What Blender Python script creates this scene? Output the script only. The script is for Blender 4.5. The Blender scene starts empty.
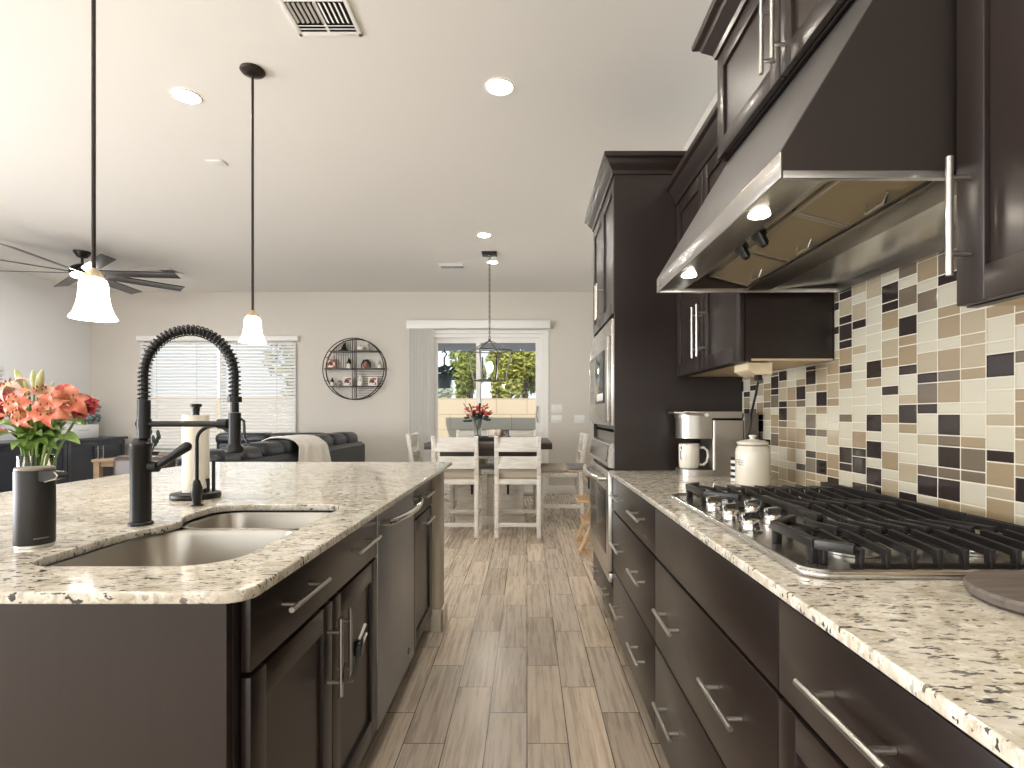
import bpy, bmesh, math, random
from mathutils import Vector, Matrix
random.seed(7)
S = bpy.context.scene
COL = S.collection
PI = math.pi
R = math.radians

# ------------------------------------------------------------------ camera, world, sun, exposure
CAMZ = 1.195
cd = bpy.data.cameras.new('camera'); cam = bpy.data.objects.new('camera', cd); COL.objects.link(cam)
cam.location = (0, 0, CAMZ); cam.rotation_euler = (PI/2, 0, 0)
cd.sensor_width = 36.0; cd.lens = 545/1024*36
cd.shift_x = -15/1024; cd.shift_y = 30.5/1024
cd.clip_start = 0.02; cd.clip_end = 200
S.camera = cam
w = bpy.data.worlds.new('sky'); S.world = w; w.use_nodes = True
_nt = w.node_tree; _bg = _nt.nodes['Background']
_tc = _nt.nodes.new('ShaderNodeTexCoord'); _sx = _nt.nodes.new('ShaderNodeSeparateXYZ')
_rp = _nt.nodes.new('ShaderNodeValToRGB')
_nt.links.new(_tc.outputs['Generated'], _sx.inputs[0]); _nt.links.new(_sx.outputs['Z'], _rp.inputs[0])
_nt.links.new(_rp.outputs['Color'], _bg.inputs['Color'])
_rp.color_ramp.elements[0].position = 0.0; _rp.color_ramp.elements[0].color = (0.80, 0.88, 0.95, 1)
_rp.color_ramp.elements[1].position = 0.7; _rp.color_ramp.elements[1].color = (0.42, 0.62, 0.95, 1)
_bg.inputs['Strength'].default_value = 1.25
sd = bpy.data.lights.new('sun', 'SUN'); sun = bpy.data.objects.new('sun', sd); COL.objects.link(sun)
sd.energy = 3.6; sd.angle = R(0.6); sd.color = (1, 0.93, 0.80)
sun.rotation_euler = (R(50), 0, R(-14)); sun.location = (0, -12, 14)
S.view_settings.view_transform = 'Standard'; S.view_settings.look = 'None'
S.view_settings.exposure = 0.42; S.view_settings.gamma = 1.0
S.view_settings.use_curve_mapping = False
try:
    S.cycles.use_denoising = True; S.cycles.max_bounces = 10; S.cycles.diffuse_bounces = 6
    S.cycles.transparent_max_bounces = 16; S.cycles.sample_clamp_indirect = 6.0
    S.cycles.caustics_reflective = False; S.cycles.caustics_refractive = False
except Exception:
    pass
CAN = 120.0      # radiance of the recessed lamps
WARM = (1.0, 0.915, 0.80); COOL = (1.0, 0.96, 0.92)
def portal(name, loc, rot, sx, sy):
    l = bpy.data.lights.new(name, 'AREA'); l.shape = 'RECTANGLE'; l.size = sx; l.size_y = sy
    l.cycles.is_portal = True
    o = bpy.data.objects.new(name, l); COL.objects.link(o); o.location = loc; o.rotation_euler = rot
portal('door_portal', (-0.65, 8.46, 1.2), (R(-90), 0, 0), 1.75, 2.3)
def fill_light(name, loc, rot, sx, sy, power, col):
    l = bpy.data.lights.new(name, 'AREA'); l.shape = 'RECTANGLE'; l.size = sx; l.size_y = sy; l.energy = power; l.color = col
    o = bpy.data.objects.new(name, l); COL.objects.link(o); o.location = loc; o.rotation_euler = rot
fill_light('rear_window_daylight', (-2.45, -2.66, 1.40), (R(90), 0, 0), 6.2, 2.1, 55, (1.0, 0.95, 0.87))     # added lamp to brighten the room, filling the unseen window_added_rear
fill_light('side_window_daylight', (-6.66, .5, 1.15), (R(90), 0, R(-90)), 4.8, 1.6, 310, (0.94, 0.965, 1.0))  # extra lamp for overall brightness, set in the invented window_added_left

# ------------------------------------------------------------------ materials
def nm(name):
    m = bpy.data.materials.new(name); m.use_nodes = True
    return m, m.node_tree, m.node_tree.nodes['Principled BSDF']
def pmat(name, col, rough=0.5, metal=0.0, coat=0.0, trans=0.0, spec=None, ior=None, sheen=0.0, bump=None, var=None):
    m, nt, p = nm(name)
    p.inputs['Base Color'].default_value = (*col, 1); p.inputs['Roughness'].default_value = rough
    p.inputs['Metallic'].default_value = metal; p.inputs['Coat Weight'].default_value = coat
    p.inputs['Coat Roughness'].default_value = 0.12
    p.inputs['Transmission Weight'].default_value = trans
    if spec is not None: p.inputs['Specular IOR Level'].default_value = spec
    if ior: p.inputs['IOR'].default_value = ior
    p.inputs['Sheen Weight'].default_value = sheen
    if var:      # (other colour, scale xyz, detail)
        c2, sc, lo, hi = var
        f = noise(nt, sc, 5.0, lo, hi)
        link(nt, mix(nt, f, col, c2), p.inputs['Base Color'])
    if bump:     # (scale xyz, strength)
        f = noise(nt, bump[0], 4.0)
        b = nt.nodes.new('ShaderNodeBump'); b.inputs['Strength'].default_value = bump[1]; b.inputs['Distance'].default_value = 0.01
        nt.links.new(f, b.inputs['Height']); nt.links.new(b.outputs[0], p.inputs['Normal'])
    return m
def link(nt, a, b): nt.links.new(a, b)
def coords(nt, sc=(1, 1, 1), kind='Object'):
    t = nt.nodes.new('ShaderNodeTexCoord'); mp = nt.nodes.new('ShaderNodeMapping')
    mp.inputs['Scale'].default_value = sc; nt.links.new(t.outputs[kind], mp.inputs[0]); return mp.outputs[0]
def noise(nt, sc, detail=4.0, lo=None, hi=None, rough=0.55, vec=None):
    if isinstance(sc, (int, float)): sc = (sc, sc, sc)
    n = nt.nodes.new('ShaderNodeTexNoise'); n.inputs['Scale'].default_value = 1.0
    n.inputs['Detail'].default_value = detail; n.inputs['Roughness'].default_value = rough
    nt.links.new(vec if vec is not None else coords(nt, sc), n.inputs['Vector'])
    out = n.outputs['Fac']
    if lo is not None:
        r = nt.nodes.new('ShaderNodeMapRange'); r.inputs['From Min'].default_value = lo; r.inputs['From Max'].default_value = hi
        nt.links.new(out, r.inputs[0]); out = r.outputs[0]
    return out
def setin(nt, sock, v):
    if hasattr(v, 'is_output'): nt.links.new(v, sock)
    elif isinstance(v, (tuple, list)): sock.default_value = (*v[:3], 1) if len(sock.default_value) == 4 else v
    else: sock.default_value = v
def mix(nt, f, a, b, mode='MIX'):
    n = nt.nodes.new('ShaderNodeMix'); n.data_type = 'RGBA'; n.blend_type = mode
    setin(nt, n.inputs[0], f); setin(nt, n.inputs[6], a); setin(nt, n.inputs[7], b)
    return n.outputs[2]
def mth(nt, op, a, b=None, c=None):
    n = nt.nodes.new('ShaderNodeMath'); n.operation = op
    for i, v in enumerate((a, b, c)):
        if v is not None: setin(nt, n.inputs[i], v)
    return n.outputs[0]
def ramp(nt, f, stops, const=False):
    r = nt.nodes.new('ShaderNodeValToRGB'); cr = r.color_ramp
    if const: cr.interpolation = 'CONSTANT'
    while len(cr.elements) < len(stops): cr.elements.new(0.5)
    for e, (p, c) in zip(cr.elements, stops): e.position = p; e.color = (*c, 1)
    setin(nt, r.inputs[0], f); return r.outputs[0]
def wn(nt, x, y):
    c = nt.nodes.new('ShaderNodeCombineXYZ'); setin(nt, c.inputs[0], x); setin(nt, c.inputs[1], y)
    n = nt.nodes.new('ShaderNodeTexWhiteNoise'); n.noise_dimensions = '2D'
    nt.links.new(c.outputs[0], n.inputs['Vector']); return n.outputs['Value']
def xyz(nt, kind='Object'):
    t = nt.nodes.new('ShaderNodeTexCoord'); s = nt.nodes.new('ShaderNodeSeparateXYZ')
    nt.links.new(t.outputs[kind], s.inputs[0]); return s.outputs
def bump(nt, p, h, st=0.3, dist=0.004):
    b = nt.nodes.new('ShaderNodeBump'); b.inputs['Strength'].default_value = st; b.inputs['Distance'].default_value = dist
    nt.links.new(h, b.inputs['Height']); nt.links.new(b.outputs[0], p.inputs['Normal'])
def emat(name, col, st):
    m, nt, p = nm(name); p.inputs['Base Color'].default_value = (*[min(1, c) for c in col], 1)
    p.inputs['Emission Color'].default_value = (*col, 1); p.inputs['Emission Strength'].default_value = st
    return m

def espresso(name, axis):
    m, nt, p = nm(name)
    sc = {'z': (60, 60, 4), 'y': (60, 4, 60)}[axis]
    f = noise(nt, sc, 5, 0.3, 0.7)
    g = noise(nt, 2.2, 2, 0.3, 0.7)
    c = mix(nt, f, (0.0165, 0.0095, 0.0083), (0.0215, 0.0128, 0.0110))
    link(nt, mix(nt, g, c, (0.018, 0.0115, 0.0093)), p.inputs['Base Color'])
    p.inputs['Roughness'].default_value = 0.36; p.inputs['Specular IOR Level'].default_value = 0.4; p.inputs['Coat Weight'].default_value = 0.22; p.inputs['Coat Roughness'].default_value = 0.22
    bump(nt, p, f, 0.06, 0.001)
    return m
ESP = espresso('espresso_wood', 'z'); ESPH = espresso('espresso_wood_across', 'y')
def granite():
    m, nt, p = nm('granite')
    v = coords(nt)
    a = noise(nt, (18, 30, 18), 6, 0.36, 0.64)
    base = mix(nt, a, (0.54, 0.485, 0.385), (0.77, 0.74, 0.655))
    b = noise(nt, (38, 70, 38), 4, 0.56, 0.66)
    c = mix(nt, mth(nt, 'MULTIPLY', b, 0.45), base, (0.36, 0.26, 0.15))
    g = noise(nt, (90, 170, 90), 3, 0.57, 0.66)
    c = mix(nt, mth(nt, 'MULTIPLY', g, 0.45), c, (0.26, 0.22, 0.19))
    h = noise(nt, (75, 90, 75), 3, 0.58, 0.68)
    c = mix(nt, mth(nt, 'MULTIPLY', h, 0.6), c, (0.92, 0.90, 0.85))
    d = noise(nt, (52, 125, 80), 2, 0.592, 0.630, rough=0.5)
    e = noise(nt, (9, 9, 9), 2, 0.30, 0.50)
    de = mth(nt, 'MULTIPLY', d, e)
    c = mix(nt, mth(nt, 'MULTIPLY', de, 0.93), c, (0.030, 0.026, 0.028))
    link(nt, c, p.inputs['Base Color'])
    p.inputs['Roughness'].default_value = 0.06; p.inputs['Specular IOR Level'].default_value = 0.6
    return m
GRAN = granite()
def floor_mat():
    m, nt, p = nm('wood_plank_tile')
    x, y, z = xyz(nt)
    W, L = 0.15, 0.615
    u = mth(nt, 'DIVIDE', x, W); r = mth(nt, 'FLOOR', u); fu = mth(nt, 'SUBTRACT', u, r)
    off = mth(nt, 'MULTIPLY', r, 0.205)
    v = mth(nt, 'DIVIDE', mth(nt, 'ADD', mth(nt, 'SUBTRACT', y, 1.98), off), L)
    c = mth(nt, 'FLOOR', v); fv = mth(nt, 'SUBTRACT', v, c)
    du = mth(nt, 'MULTIPLY', mth(nt, 'MINIMUM', fu, mth(nt, 'SUBTRACT', 1.0, fu)), W)
    dv = mth(nt, 'MULTIPLY', mth(nt, 'MINIMUM', fv, mth(nt, 'SUBTRACT', 1.0, fv)), L)
    d = mth(nt, 'MINIMUM', du, dv)
    grout = mth(nt, 'LESS_THAN', d, 0.0021)
    rnd = wn(nt, r, c)
    cmb = nt.nodes.new('ShaderNodeCombineXYZ')
    setin(nt, cmb.inputs[0], mth(nt, 'ADD', mth(nt, 'MULTIPLY', x, 46.0), mth(nt, 'MULTIPLY', rnd, 40.0)))
    setin(nt, cmb.inputs[1], mth(nt, 'ADD', mth(nt, 'MULTIPLY', y, 2.0), mth(nt, 'MULTIPLY', rnd, 17.0)))
    n1 = noise(nt, 1, 8, 0.30, 0.70, rough=0.65, vec=cmb.outputs[0])
    cm2 = nt.nodes.new('ShaderNodeCombineXYZ')
    setin(nt, cm2.inputs[0], mth(nt, 'ADD', mth(nt, 'MULTIPLY', x, 150.0), mth(nt, 'MULTIPLY', rnd, 90.0)))
    setin(nt, cm2.inputs[1], mth(nt, 'ADD', mth(nt, 'MULTIPLY', y, 5.0), mth(nt, 'MULTIPLY', rnd, 7.0)))
    n2 = noise(nt, 1, 5, 0.52, 0.78, rough=0.7, vec=cm2.outputs[0])
    col = ramp(nt, n1, [(0.0, (0.39, 0.315, 0.245)), (0.4, (0.59, 0.50, 0.405)), (1.0, (0.73, 0.645, 0.545))])
    col = mix(nt, mth(nt, 'MULTIPLY', n2, 0.6), col, (0.22, 0.165, 0.12))
    tone = ramp(nt, rnd, [(0, (0.80, 0.77, 0.74)), (0.5, (1, 1, 1)), (1, (1.18, 1.15, 1.10))])
    col = mix(nt, 1.0, col, tone, 'MULTIPLY')
    col = mix(nt, grout, col, (0.055, 0.045, 0.038))
    link(nt, col, p.inputs['Base Color'])
    link(nt, mth(nt, 'ADD', 0.22, mth(nt, 'MULTIPLY', n1, 0.12)), p.inputs['Roughness'])
    hh = mth(nt, 'SUBTRACT', mth(nt, 'MULTIPLY', n1, 0.25), grout)
    bump(nt, p, hh, 0.25, 0.003)
    return m
def tile_mat():
    m, nt, p = nm('mosaic_tile')
    x, y, z = xyz(nt)
    W, H = 0.0755, 0.0835
    u = mth(nt, 'DIVIDE', y, W); c = mth(nt, 'FLOOR', u); fu = mth(nt, 'SUBTRACT', u, c)
    ph = mth(nt, 'MULTIPLY', mth(nt, 'FLOOR', mth(nt, 'MULTIPLY', wn(nt, c, 3.7), 3.0)), 0.3333)
    t = mth(nt, 'ADD', mth(nt, 'DIVIDE', z, H), ph); k = mth(nt, 'FLOOR', t); fr = mth(nt, 'SUBTRACT', t, k)
    T = 0.66
    tall = mth(nt, 'LESS_THAN', fr, T)
    idn = mth(nt, 'ADD', mth(nt, 'MULTIPLY', k, 2.0), tall)
    rnd = wn(nt, c, idn)
    dz = mth(nt, 'MULTIPLY', mth(nt, 'MINIMUM', mth(nt, 'ABSOLUTE', mth(nt, 'SUBTRACT', fr, T)), mth(nt, 'MINIMUM', fr, mth(nt, 'SUBTRACT', 1.0, fr))), H)
    dy = mth(nt, 'MULTIPLY', mth(nt, 'MINIMUM', fu, mth(nt, 'SUBTRACT', 1.0, fu)), W)
    d = mth(nt, 'MINIMUM', dz, dy)
    grout = mth(nt, 'LESS_THAN', d, 0.0016)
    col = ramp(nt, rnd, [(0, (0.58, 0.54, 0.43)), (0.31, (0.34, 0.26, 0.165)), (0.52, (0.17, 0.135, 0.098)), (0.65, (0.43, 0.36, 0.25)), (0.76, (0.036, 0.026, 0.024))], True)
    streak = noise(nt, (8, 8, 60), 4, 0.3, 0.7)
    col = mix(nt, mth(nt, 'MULTIPLY', streak, 0.16), col, (0.8, 0.76, 0.68), 'MULTIPLY')
    col = mix(nt, grout, col, (0.70, 0.65, 0.54))
    link(nt, col, p.inputs['Base Color'])
    link(nt, mth(nt, 'ADD', 0.10, mth(nt, 'MULTIPLY', grout, 0.6)), p.inputs['Roughness'])
    edge = nt.nodes.new('ShaderNodeMapRange'); edge.inputs['From Max'].default_value = 0.005
    nt.links.new(d, edge.inputs[0]); bump(nt, p, edge.outputs[0], 0.5, 0.003)
    return m
def steel(name, col=(0.60, 0.585, 0.56), rough=0.27, st=(6, 6, 420), amt=0.0):
    m, nt, p = nm(name)
    p.inputs['Base Color'].default_value = (*col, 1); p.inputs['Metallic'].default_value = 1.0
    f = noise(nt, st, 3)
    link(nt, mth(nt, 'ADD', rough - amt/2, mth(nt, 'MULTIPLY', f, amt)), p.inputs['Roughness'])
    return m
FLOOR = floor_mat(); TILE = tile_mat()
STEEL = steel('brushed_steel'); STEELH = steel('brushed_steel_across', st=(420, 6, 420)); SINK = steel('sink_steel', (0.50, 0.47, 0.42), 0.30, (200, 6, 6)); APPL = pmat('appliance_steel', (0.36, 0.37, 0.39), 0.36, 0.55); CANO = steel('hood_steel', (0.40, 0.39, 0.385), 0.30)
NICK = pmat('satin_nickel', (0.62, 0.60, 0.56), 0.28, 1.0)
CHROME = pmat('polished_chrome', (0.70, 0.69, 0.67), 0.14, 1.0)
WALL = pmat('greige_paint', (0.635, 0.60, 0.545), 0.85, bump=(180, 0.05))
WALLL = pmat('pale_paint', (0.78, 0.785, 0.79), 0.85, bump=(180, 0.05))
CEIL = pmat('ceiling_paint', (0.80, 0.79, 0.765), 0.9, bump=(120, 0.08))
TRIMW = pmat('white_trim', (0.84, 0.83, 0.80), 0.45)
WHITE = pmat('white_plastic', (0.80, 0.79, 0.76), 0.4)
BLK = pmat('matte_black', (0.010, 0.009, 0.0085), 0.36, spec=0.35)
BLKG = pmat('gloss_black', (0.012, 0.012, 0.013), 0.12)
BRONZE = pmat('dark_bronze', (0.030, 0.024, 0.020), 0.38, 0.6)
BRASS = pmat('antique_brass', (0.55, 0.45, 0.30), 0.35, 1.0)
IRON = pmat('cast_iron', (0.015, 0.013, 0.0125), 0.34, bump=(260, 0.12))
CERAM = pmat('cream_ceramic', (0.80, 0.755, 0.655), 0.18, coat=0.4)
PAPER = pmat('paper', (0.84, 0.79, 0.69), 0.95, bump=((60, 60, 60), 0.15))
LEATH = pmat('black_leather', (0.012, 0.014, 0.018), 0.34, coat=0.0, bump=((22, 22, 22), 0.35))
LEATHB = pmat('brown_leather', (0.055, 0.035, 0.026), 0.4, bump=((22, 22, 22), 0.3))
NAVY = pmat('navy_black_wood', (0.016, 0.020, 0.032), 0.33, coat=0.3)
WWOOD = pmat('whitewashed_wood', (0.76, 0.735, 0.68), 0.6, var=((0.58, 0.54, 0.47), (6, 40, 40), 0.45, 0.75))
DWOOD = pmat('dark_table_wood', (0.040, 0.028, 0.022), 0.4, var=((0.075, 0.055, 0.043), (4, 50, 50), 0.4, 0.7))
BEECH = pmat('beech_wood', (0.52, 0.33, 0.17), 0.5, var=((0.62, 0.42, 0.24), (30, 30, 4), 0.3, 0.7))
OAKW = pmat('pale_oak', (0.42, 0.31, 0.19), 0.6, var=((0.30, 0.21, 0.125), (8, 30, 30), 0.3, 0.7))
TANPLY = pmat('tan_cabinet_bottom', (0.62, 0.47, 0.30), 0.55, var=((0.70, 0.55, 0.37), (4, 50, 4), 0.3, 0.7))
GREYW = pmat('grey_weathered_wood', (0.16, 0.135, 0.115), 0.6, var=((0.09, 0.072, 0.06), (10, 60, 60), 0.35, 0.7))
SEATF = pmat('oatmeal_fabric', (0.50, 0.435, 0.345), 0.95, bump=(400, 0.3))
FABG = pmat('grey_fabric', (0.16, 0.15, 0.14), 0.95)
THROW = pmat('cream_throw_fabric', (0.78, 0.74, 0.67), 0.95, sheen=0.3, bump=(220, 0.4))
BLIND = pmat('white_blind', (0.83, 0.83, 0.82), 0.5)
VANE = pmat('vertical_blind_vinyl', (0.88, 0.87, 0.85), 0.55)
GLASS = pmat('clear_glass', (1, 1, 1), 0.0, trans=1.0, ior=1.45)
FILT = pmat('filter_mesh', (0.50, 0.43, 0.30), 0.42, 1.0, bump=(700, 0.5))
DARKS2 = pmat('dark_hood_side', (0.085, 0.070, 0.064), 0.42, 0.7)  # reflection of the dark cabinet put into the steel's colour
DARKST = steel('dark_steel', (0.22, 0.205, 0.19), 0.3)
LEAF = pmat('bouquet_leaf', (0.09, 0.19, 0.03), 0.4, var=((0.24, 0.36, 0.09), 30, 0.35, 0.65))
STEMM = pmat('flower_stem', (0.16, 0.28, 0.06), 0.45)
CORAL = pmat('coral_petal', (0.62, 0.15, 0.085), 0.5, var=((0.76, 0.34, 0.22), 45, 0.42, 0.66))
PINKP = pmat('pale_pink_petal', (0.72, 0.34, 0.27), 0.5, var=((0.84, 0.62, 0.52), 40, 0.40, 0.62))
REDP = pmat('red_petal', (0.34, 0.02, 0.028), 0.55, var=((0.52, 0.06, 0.065), 70, 0.4, 0.6))
ROSEP = pmat('coral_rose_petal', (0.60, 0.10, 0.08), 0.5, var=((0.76, 0.28, 0.23), 60, 0.4, 0.6))
BUDM = pmat('pale_bud', (0.42, 0.47, 0.14), 0.45, var=((0.68, 0.68, 0.42), (60, 60, 14), 0.38, 0.62))
ANTH = pmat('anther', (0.30, 0.09, 0.03), 0.6)
WATER = pmat('water', (0.9, 0.97, 0.9), 0.0, trans=1.0, ior=1.33)
PUMPR = pmat('rust_glaze', (0.30, 0.075, 0.032), 0.3, coat=0.3)
PUMPW = pmat('cream_glaze', (0.72, 0.62, 0.50), 0.45)
EUCA = pmat('eucalyptus_leaf', (0.16, 0.22, 0.22), 0.6)
DLEAF = pmat('dark_leaf', (0.03, 0.05, 0.035), 0.45)
TERRA = pmat('dark_pot', (0.035, 0.055, 0.06), 0.6)
LAMPW = emat('lamp_warm', WARM, CAN)
LAMPD = emat('lamp_day', COOL, CAN)
BULB = emat('filament_bulb', (1, 0.92, 0.78), 150)
FANL = emat('fan_lamp', (1, 0.98, 0.96), 230)
HOODL = emat('hood_lamp', (1, 0.90, 0.74), 110)
SHADE = emat('frosted_shade', (1, 0.93, 0.82), 3.5)
INK = pmat('ink', (0.05, 0.05, 0.055), 0.5); GREYT = pmat('pale_grey_print', (0.45, 0.44, 0.43), 0.5)
def thin_glass():
    m, nt, p = nm('window_glass')
    nt.nodes.remove(p)
    t = nt.nodes.new('ShaderNodeBsdfTransparent'); t.inputs[0].default_value = (0.95, 0.97, 0.97, 1)
    g = nt.nodes.new('ShaderNodeBsdfGlossy'); g.inputs['Roughness'].default_value = 0.01
    f = nt.nodes.new('ShaderNodeFresnel'); f.inputs[0].default_value = 1.18
    mx = nt.nodes.new('ShaderNodeMixShader')
    nt.links.new(f.outputs[0], mx.inputs[0]); nt.links.new(t.outputs[0], mx.inputs[1]); nt.links.new(g.outputs[0], mx.inputs[2])
    nt.links.new(mx.outputs[0], nt.nodes['Material Output'].inputs[0])
    return m
PANE = thin_glass()

# ------------------------------------------------------------------ mesh helpers
WM = {}
class MB:
    def __init__(s): s.bm = bmesh.new(); s.mi = 0; s.n = 0
    def _fin(s):
        s.bm.faces.ensure_lookup_table()
        for f in s.bm.faces:
            if not f.tag: f.material_index = s.mi; f.tag = True
    def m(s, i): s.mi = i; return s
    def box(s, x0, x1, y0, y1, z0, z1, bev=0.0, seg=2):
        vs = bmesh.ops.create_cube(s.bm, size=1.0)['verts']
        for v in vs: v.co = Vector((x0 + (v.co.x+.5)*(x1-x0), y0 + (v.co.y+.5)*(y1-y0), z0 + (v.co.z+.5)*(z1-z0)))
        if bev:
            es = list({e for v in vs for e in v.link_edges})
            bmesh.ops.bevel(s.bm, geom=es, offset=bev, segments=seg, profile=0.5, affect='EDGES', clamp_overlap=True)
        s._fin(); return s
    def cyl(s, p0, p1, r0, r1=None, n=20):
        p0, p1 = Vector(p0), Vector(p1); d = p1-p0
        r1 = r0 if r1 is None else r1
        M = Matrix.Translation((p0+p1)/2) @ d.to_track_quat('Z', 'Y').to_matrix().to_4x4()
        bmesh.ops.create_cone(s.bm, cap_ends=True, cap_tris=False, segments=n, radius1=r0, radius2=r1, depth=d.length, matrix=M)
        s._fin(); return s
    def ell(s, c, r, u=20, v=12):
        M = Matrix.Translation(c) @ Matrix.Diagonal((*r, 1))
        bmesh.ops.create_uvsphere(s.bm, u_segments=u, v_segments=v, radius=1.0, matrix=M); s._fin(); return s
    def bar(s, p0, p1, a, b, up=(0, 0, 1), bev=0.0):
        p0, p1 = Vector(p0), Vector(p1); d = (p1-p0); z = d.normalized(); u = Vector(up)
        x = u.cross(z)
        if x.length < 1e-4: x = Vector((1, 0, 0))
        x.normalize(); y = z.cross(x)
        vs = bmesh.ops.create_cube(s.bm, size=1.0)['verts']; c = (p0+p1)/2; L = d.length
        for v in vs: v.co = c + x*(v.co.x*a) + y*(v.co.y*b) + z*(v.co.z*L)
        if bev:
            es = list({e for v in vs for e in v.link_edges})
            bmesh.ops.bevel(s.bm, geom=es, offset=bev, segments=2, profile=0.5, affect='EDGES', clamp_overlap=True)
        s._fin(); return s
    def tube(s, pts, r, n=10, closed=False, caps=True):
        pts = [Vector(p) for p in pts]; N = len(pts)
        rr = r if isinstance(r, (list, tuple)) else [r]*N
        T = []
        for i in range(N):
            a = pts[(i-1) % N] if (closed or i > 0) else pts[i]; b = pts[(i+1) % N] if (closed or i < N-1) else pts[i]
            T.append((b-a).normalized())
        u = T[0].orthogonal().normalized(); rings = []
        for i in range(N):
            if i: u = (u - T[i]*u.dot(T[i])).normalized()
            v = T[i].cross(u)
            rings.append([s.bm.verts.new(pts[i] + (u*math.cos(2*PI*k/n) + v*math.sin(2*PI*k/n))*rr[i]) for k in range(n)])
        for i in range(N if closed else N-1):
            A, B = rings[i], rings[(i+1) % N]
            sh = 0
            if closed and i == N-1:
                sh = min(range(n), key=lambda q: (A[0].co-B[q].co).length)
            for k in range(n): s.bm.faces.new((A[k], A[(k+1) % n], B[(k+1+sh) % n], B[(k+sh) % n]))
        if caps and not closed:
            s.bm.faces.new(rings[0][::-1]); s.bm.faces.new(rings[-1])
        s._fin(); return s
    def lathe(s, prof, c=(0, 0, 0), n=32, axis=None):
        M = Matrix.Translation(c)
        if axis is not None: M = M @ Vector(axis).to_track_quat('Z', 'Y').to_matrix().to_4x4()
        rings = []
        for r, z in prof:
            if r < 1e-6: rings.append([s.bm.verts.new(M @ Vector((0, 0, z)))])
            else: rings.append([s.bm.verts.new(M @ Vector((r*math.cos(2*PI*k/n), r*math.sin(2*PI*k/n), z))) for k in range(n)])
        for A, B in zip(rings, rings[1:]):
            for k in range(n):
                a, b = (A[0], A[0]) if len(A) == 1 else (A[k], A[(k+1) % n])
                c_, d = (B[0], B[0]) if len(B) == 1 else (B[k], B[(k+1) % n])
                q = []
                for v in (a, b, d, c_):
                    if v not in q: q.append(v)
                if len(q) > 2: s.bm.faces.new(q)
        s._fin(); return s
    def prism(s, poly, axis, a0, a1):
        def P(p, a):
            return {'y': (p[0], a, p[1]), 'x': (a, p[0], p[1]), 'z': (p[0], p[1], a)}[axis]
        A = [s.bm.verts.new(P(p, a0)) for p in poly]; B = [s.bm.verts.new(P(p, a1)) for p in poly]
        n = len(poly)
        s.bm.faces.new(A); s.bm.faces.new(B[::-1])
        for i in range(n): s.bm.faces.new((A[i], B[i], B[(i+1) % n], A[(i+1) % n]))
        s._fin(); return s
    def grid(s, fn, nu, nv, wrap=False):
        V = [[s.bm.verts.new(fn(i/nu, j/nv)) for j in range(nv+1)] for i in range(nu+1)]
        for i in range(nu):
            for j in range(nv): s.bm.faces.new((V[i][j], V[i+1][j], V[i+1][j+1], V[i][j+1]))
        s._fin(); return s
    def build(s, name, mats, parent=None, origin=None, angle=38, recalc=True):
        bm = s.bm
        if recalc: bmesh.ops.recalc_face_normals(bm, faces=bm.faces[:])
        me = bpy.data.meshes.new(name); bm.to_mesh(me); bm.free()
        return finish(me, name, mats, parent, origin, angle)
def finish(me, name, mats, parent=None, origin=None, angle=38):
    for mt in (mats if isinstance(mats, (list, tuple)) else [mats]): me.materials.append(mt)
    me.shade_smooth(); me.set_sharp_from_angle(angle=R(angle))
    o = bpy.data.objects.new(name, me); COL.objects.link(o)
    if parent is not None:
        o.parent = parent; M = WM[parent]; me.transform(M.inverted()); WM[o] = M
    else:
        M = Matrix.Translation(origin) if origin else Matrix.Identity(4)
        me.transform(M.inverted()); o.location = M.translation; WM[o] = M
    return o
def thing(name, label, cat, loc=(0, 0, 0), group=None):
    o = bpy.data.objects.new(name, None); COL.objects.link(o); o.empty_display_size = 0.05
    o.location = loc; o['label'] = label; o['category'] = cat
    if group: o['group'] = group
    WM[o] = Matrix.Translation(loc); return o
def tag(o, label, cat, group=None):
    o['label'] = label; o['category'] = cat
    if group: o['group'] = group
    return o
def struct(o): o['kind'] = 'structure'; return o
def dup(root, loc, rz=0.0, label=None):
    def cp(o, par):
        c = o.copy(); COL.objects.link(c)
        if par: c.parent = par
        for ch in [x for x in COL.objects if x.parent == o]: cp(ch, c)
        return c
    r = cp(root, None); r.location = loc; r.rotation_euler = (0, 0, rz)
    if label: r['label'] = label
    return r
def outline(loops, z0, z1, bev):          # flat plate with holes and softened edges
    cu = bpy.data.curves.new('plate', 'CURVE'); cu.dimensions = '2D'; cu.fill_mode = 'BOTH'
    cu.extrude = (z1-z0)/2 - bev; cu.bevel_depth = bev; cu.bevel_resolution = 2; cu.offset = -bev
    for lp in loops:
        sp = cu.splines.new('POLY'); sp.points.add(len(lp)-1); sp.use_cyclic_u = True
        for p, q in zip(sp.points, lp): p.co = (q[0], q[1], 0, 1)
    ob = bpy.data.objects.new('plate', cu); COL.objects.link(ob)
    dg = bpy.context.evaluated_depsgraph_get(); dg.update()
    me = bpy.data.meshes.new_from_object(ob.evaluated_get(dg))
    bpy.data.objects.remove(ob); bpy.data.curves.remove(cu)
    me.transform(Matrix.Translation((0, 0, (z0+z1)/2))); me.materials.clear()
    return me
def rrect(x0, x1, y0, y1, r, n=6):
    rs = r if isinstance(r, (list, tuple)) else [r]*4
    out = []
    for (cx, cy, a0), q in zip([(x1, y1, 0), (x0, y1, 90), (x0, y0, 180), (x1, y0, 270)], rs):
        sx = -1 if cx == x1 else 1; sy = -1 if cy == y1 else 1
        for i in range(n+1):
            a = R(a0 + 90*i/n); out.append((cx + sx*q + q*math.cos(a), cy + sy*q + q*math.sin(a)))
    return out
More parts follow.
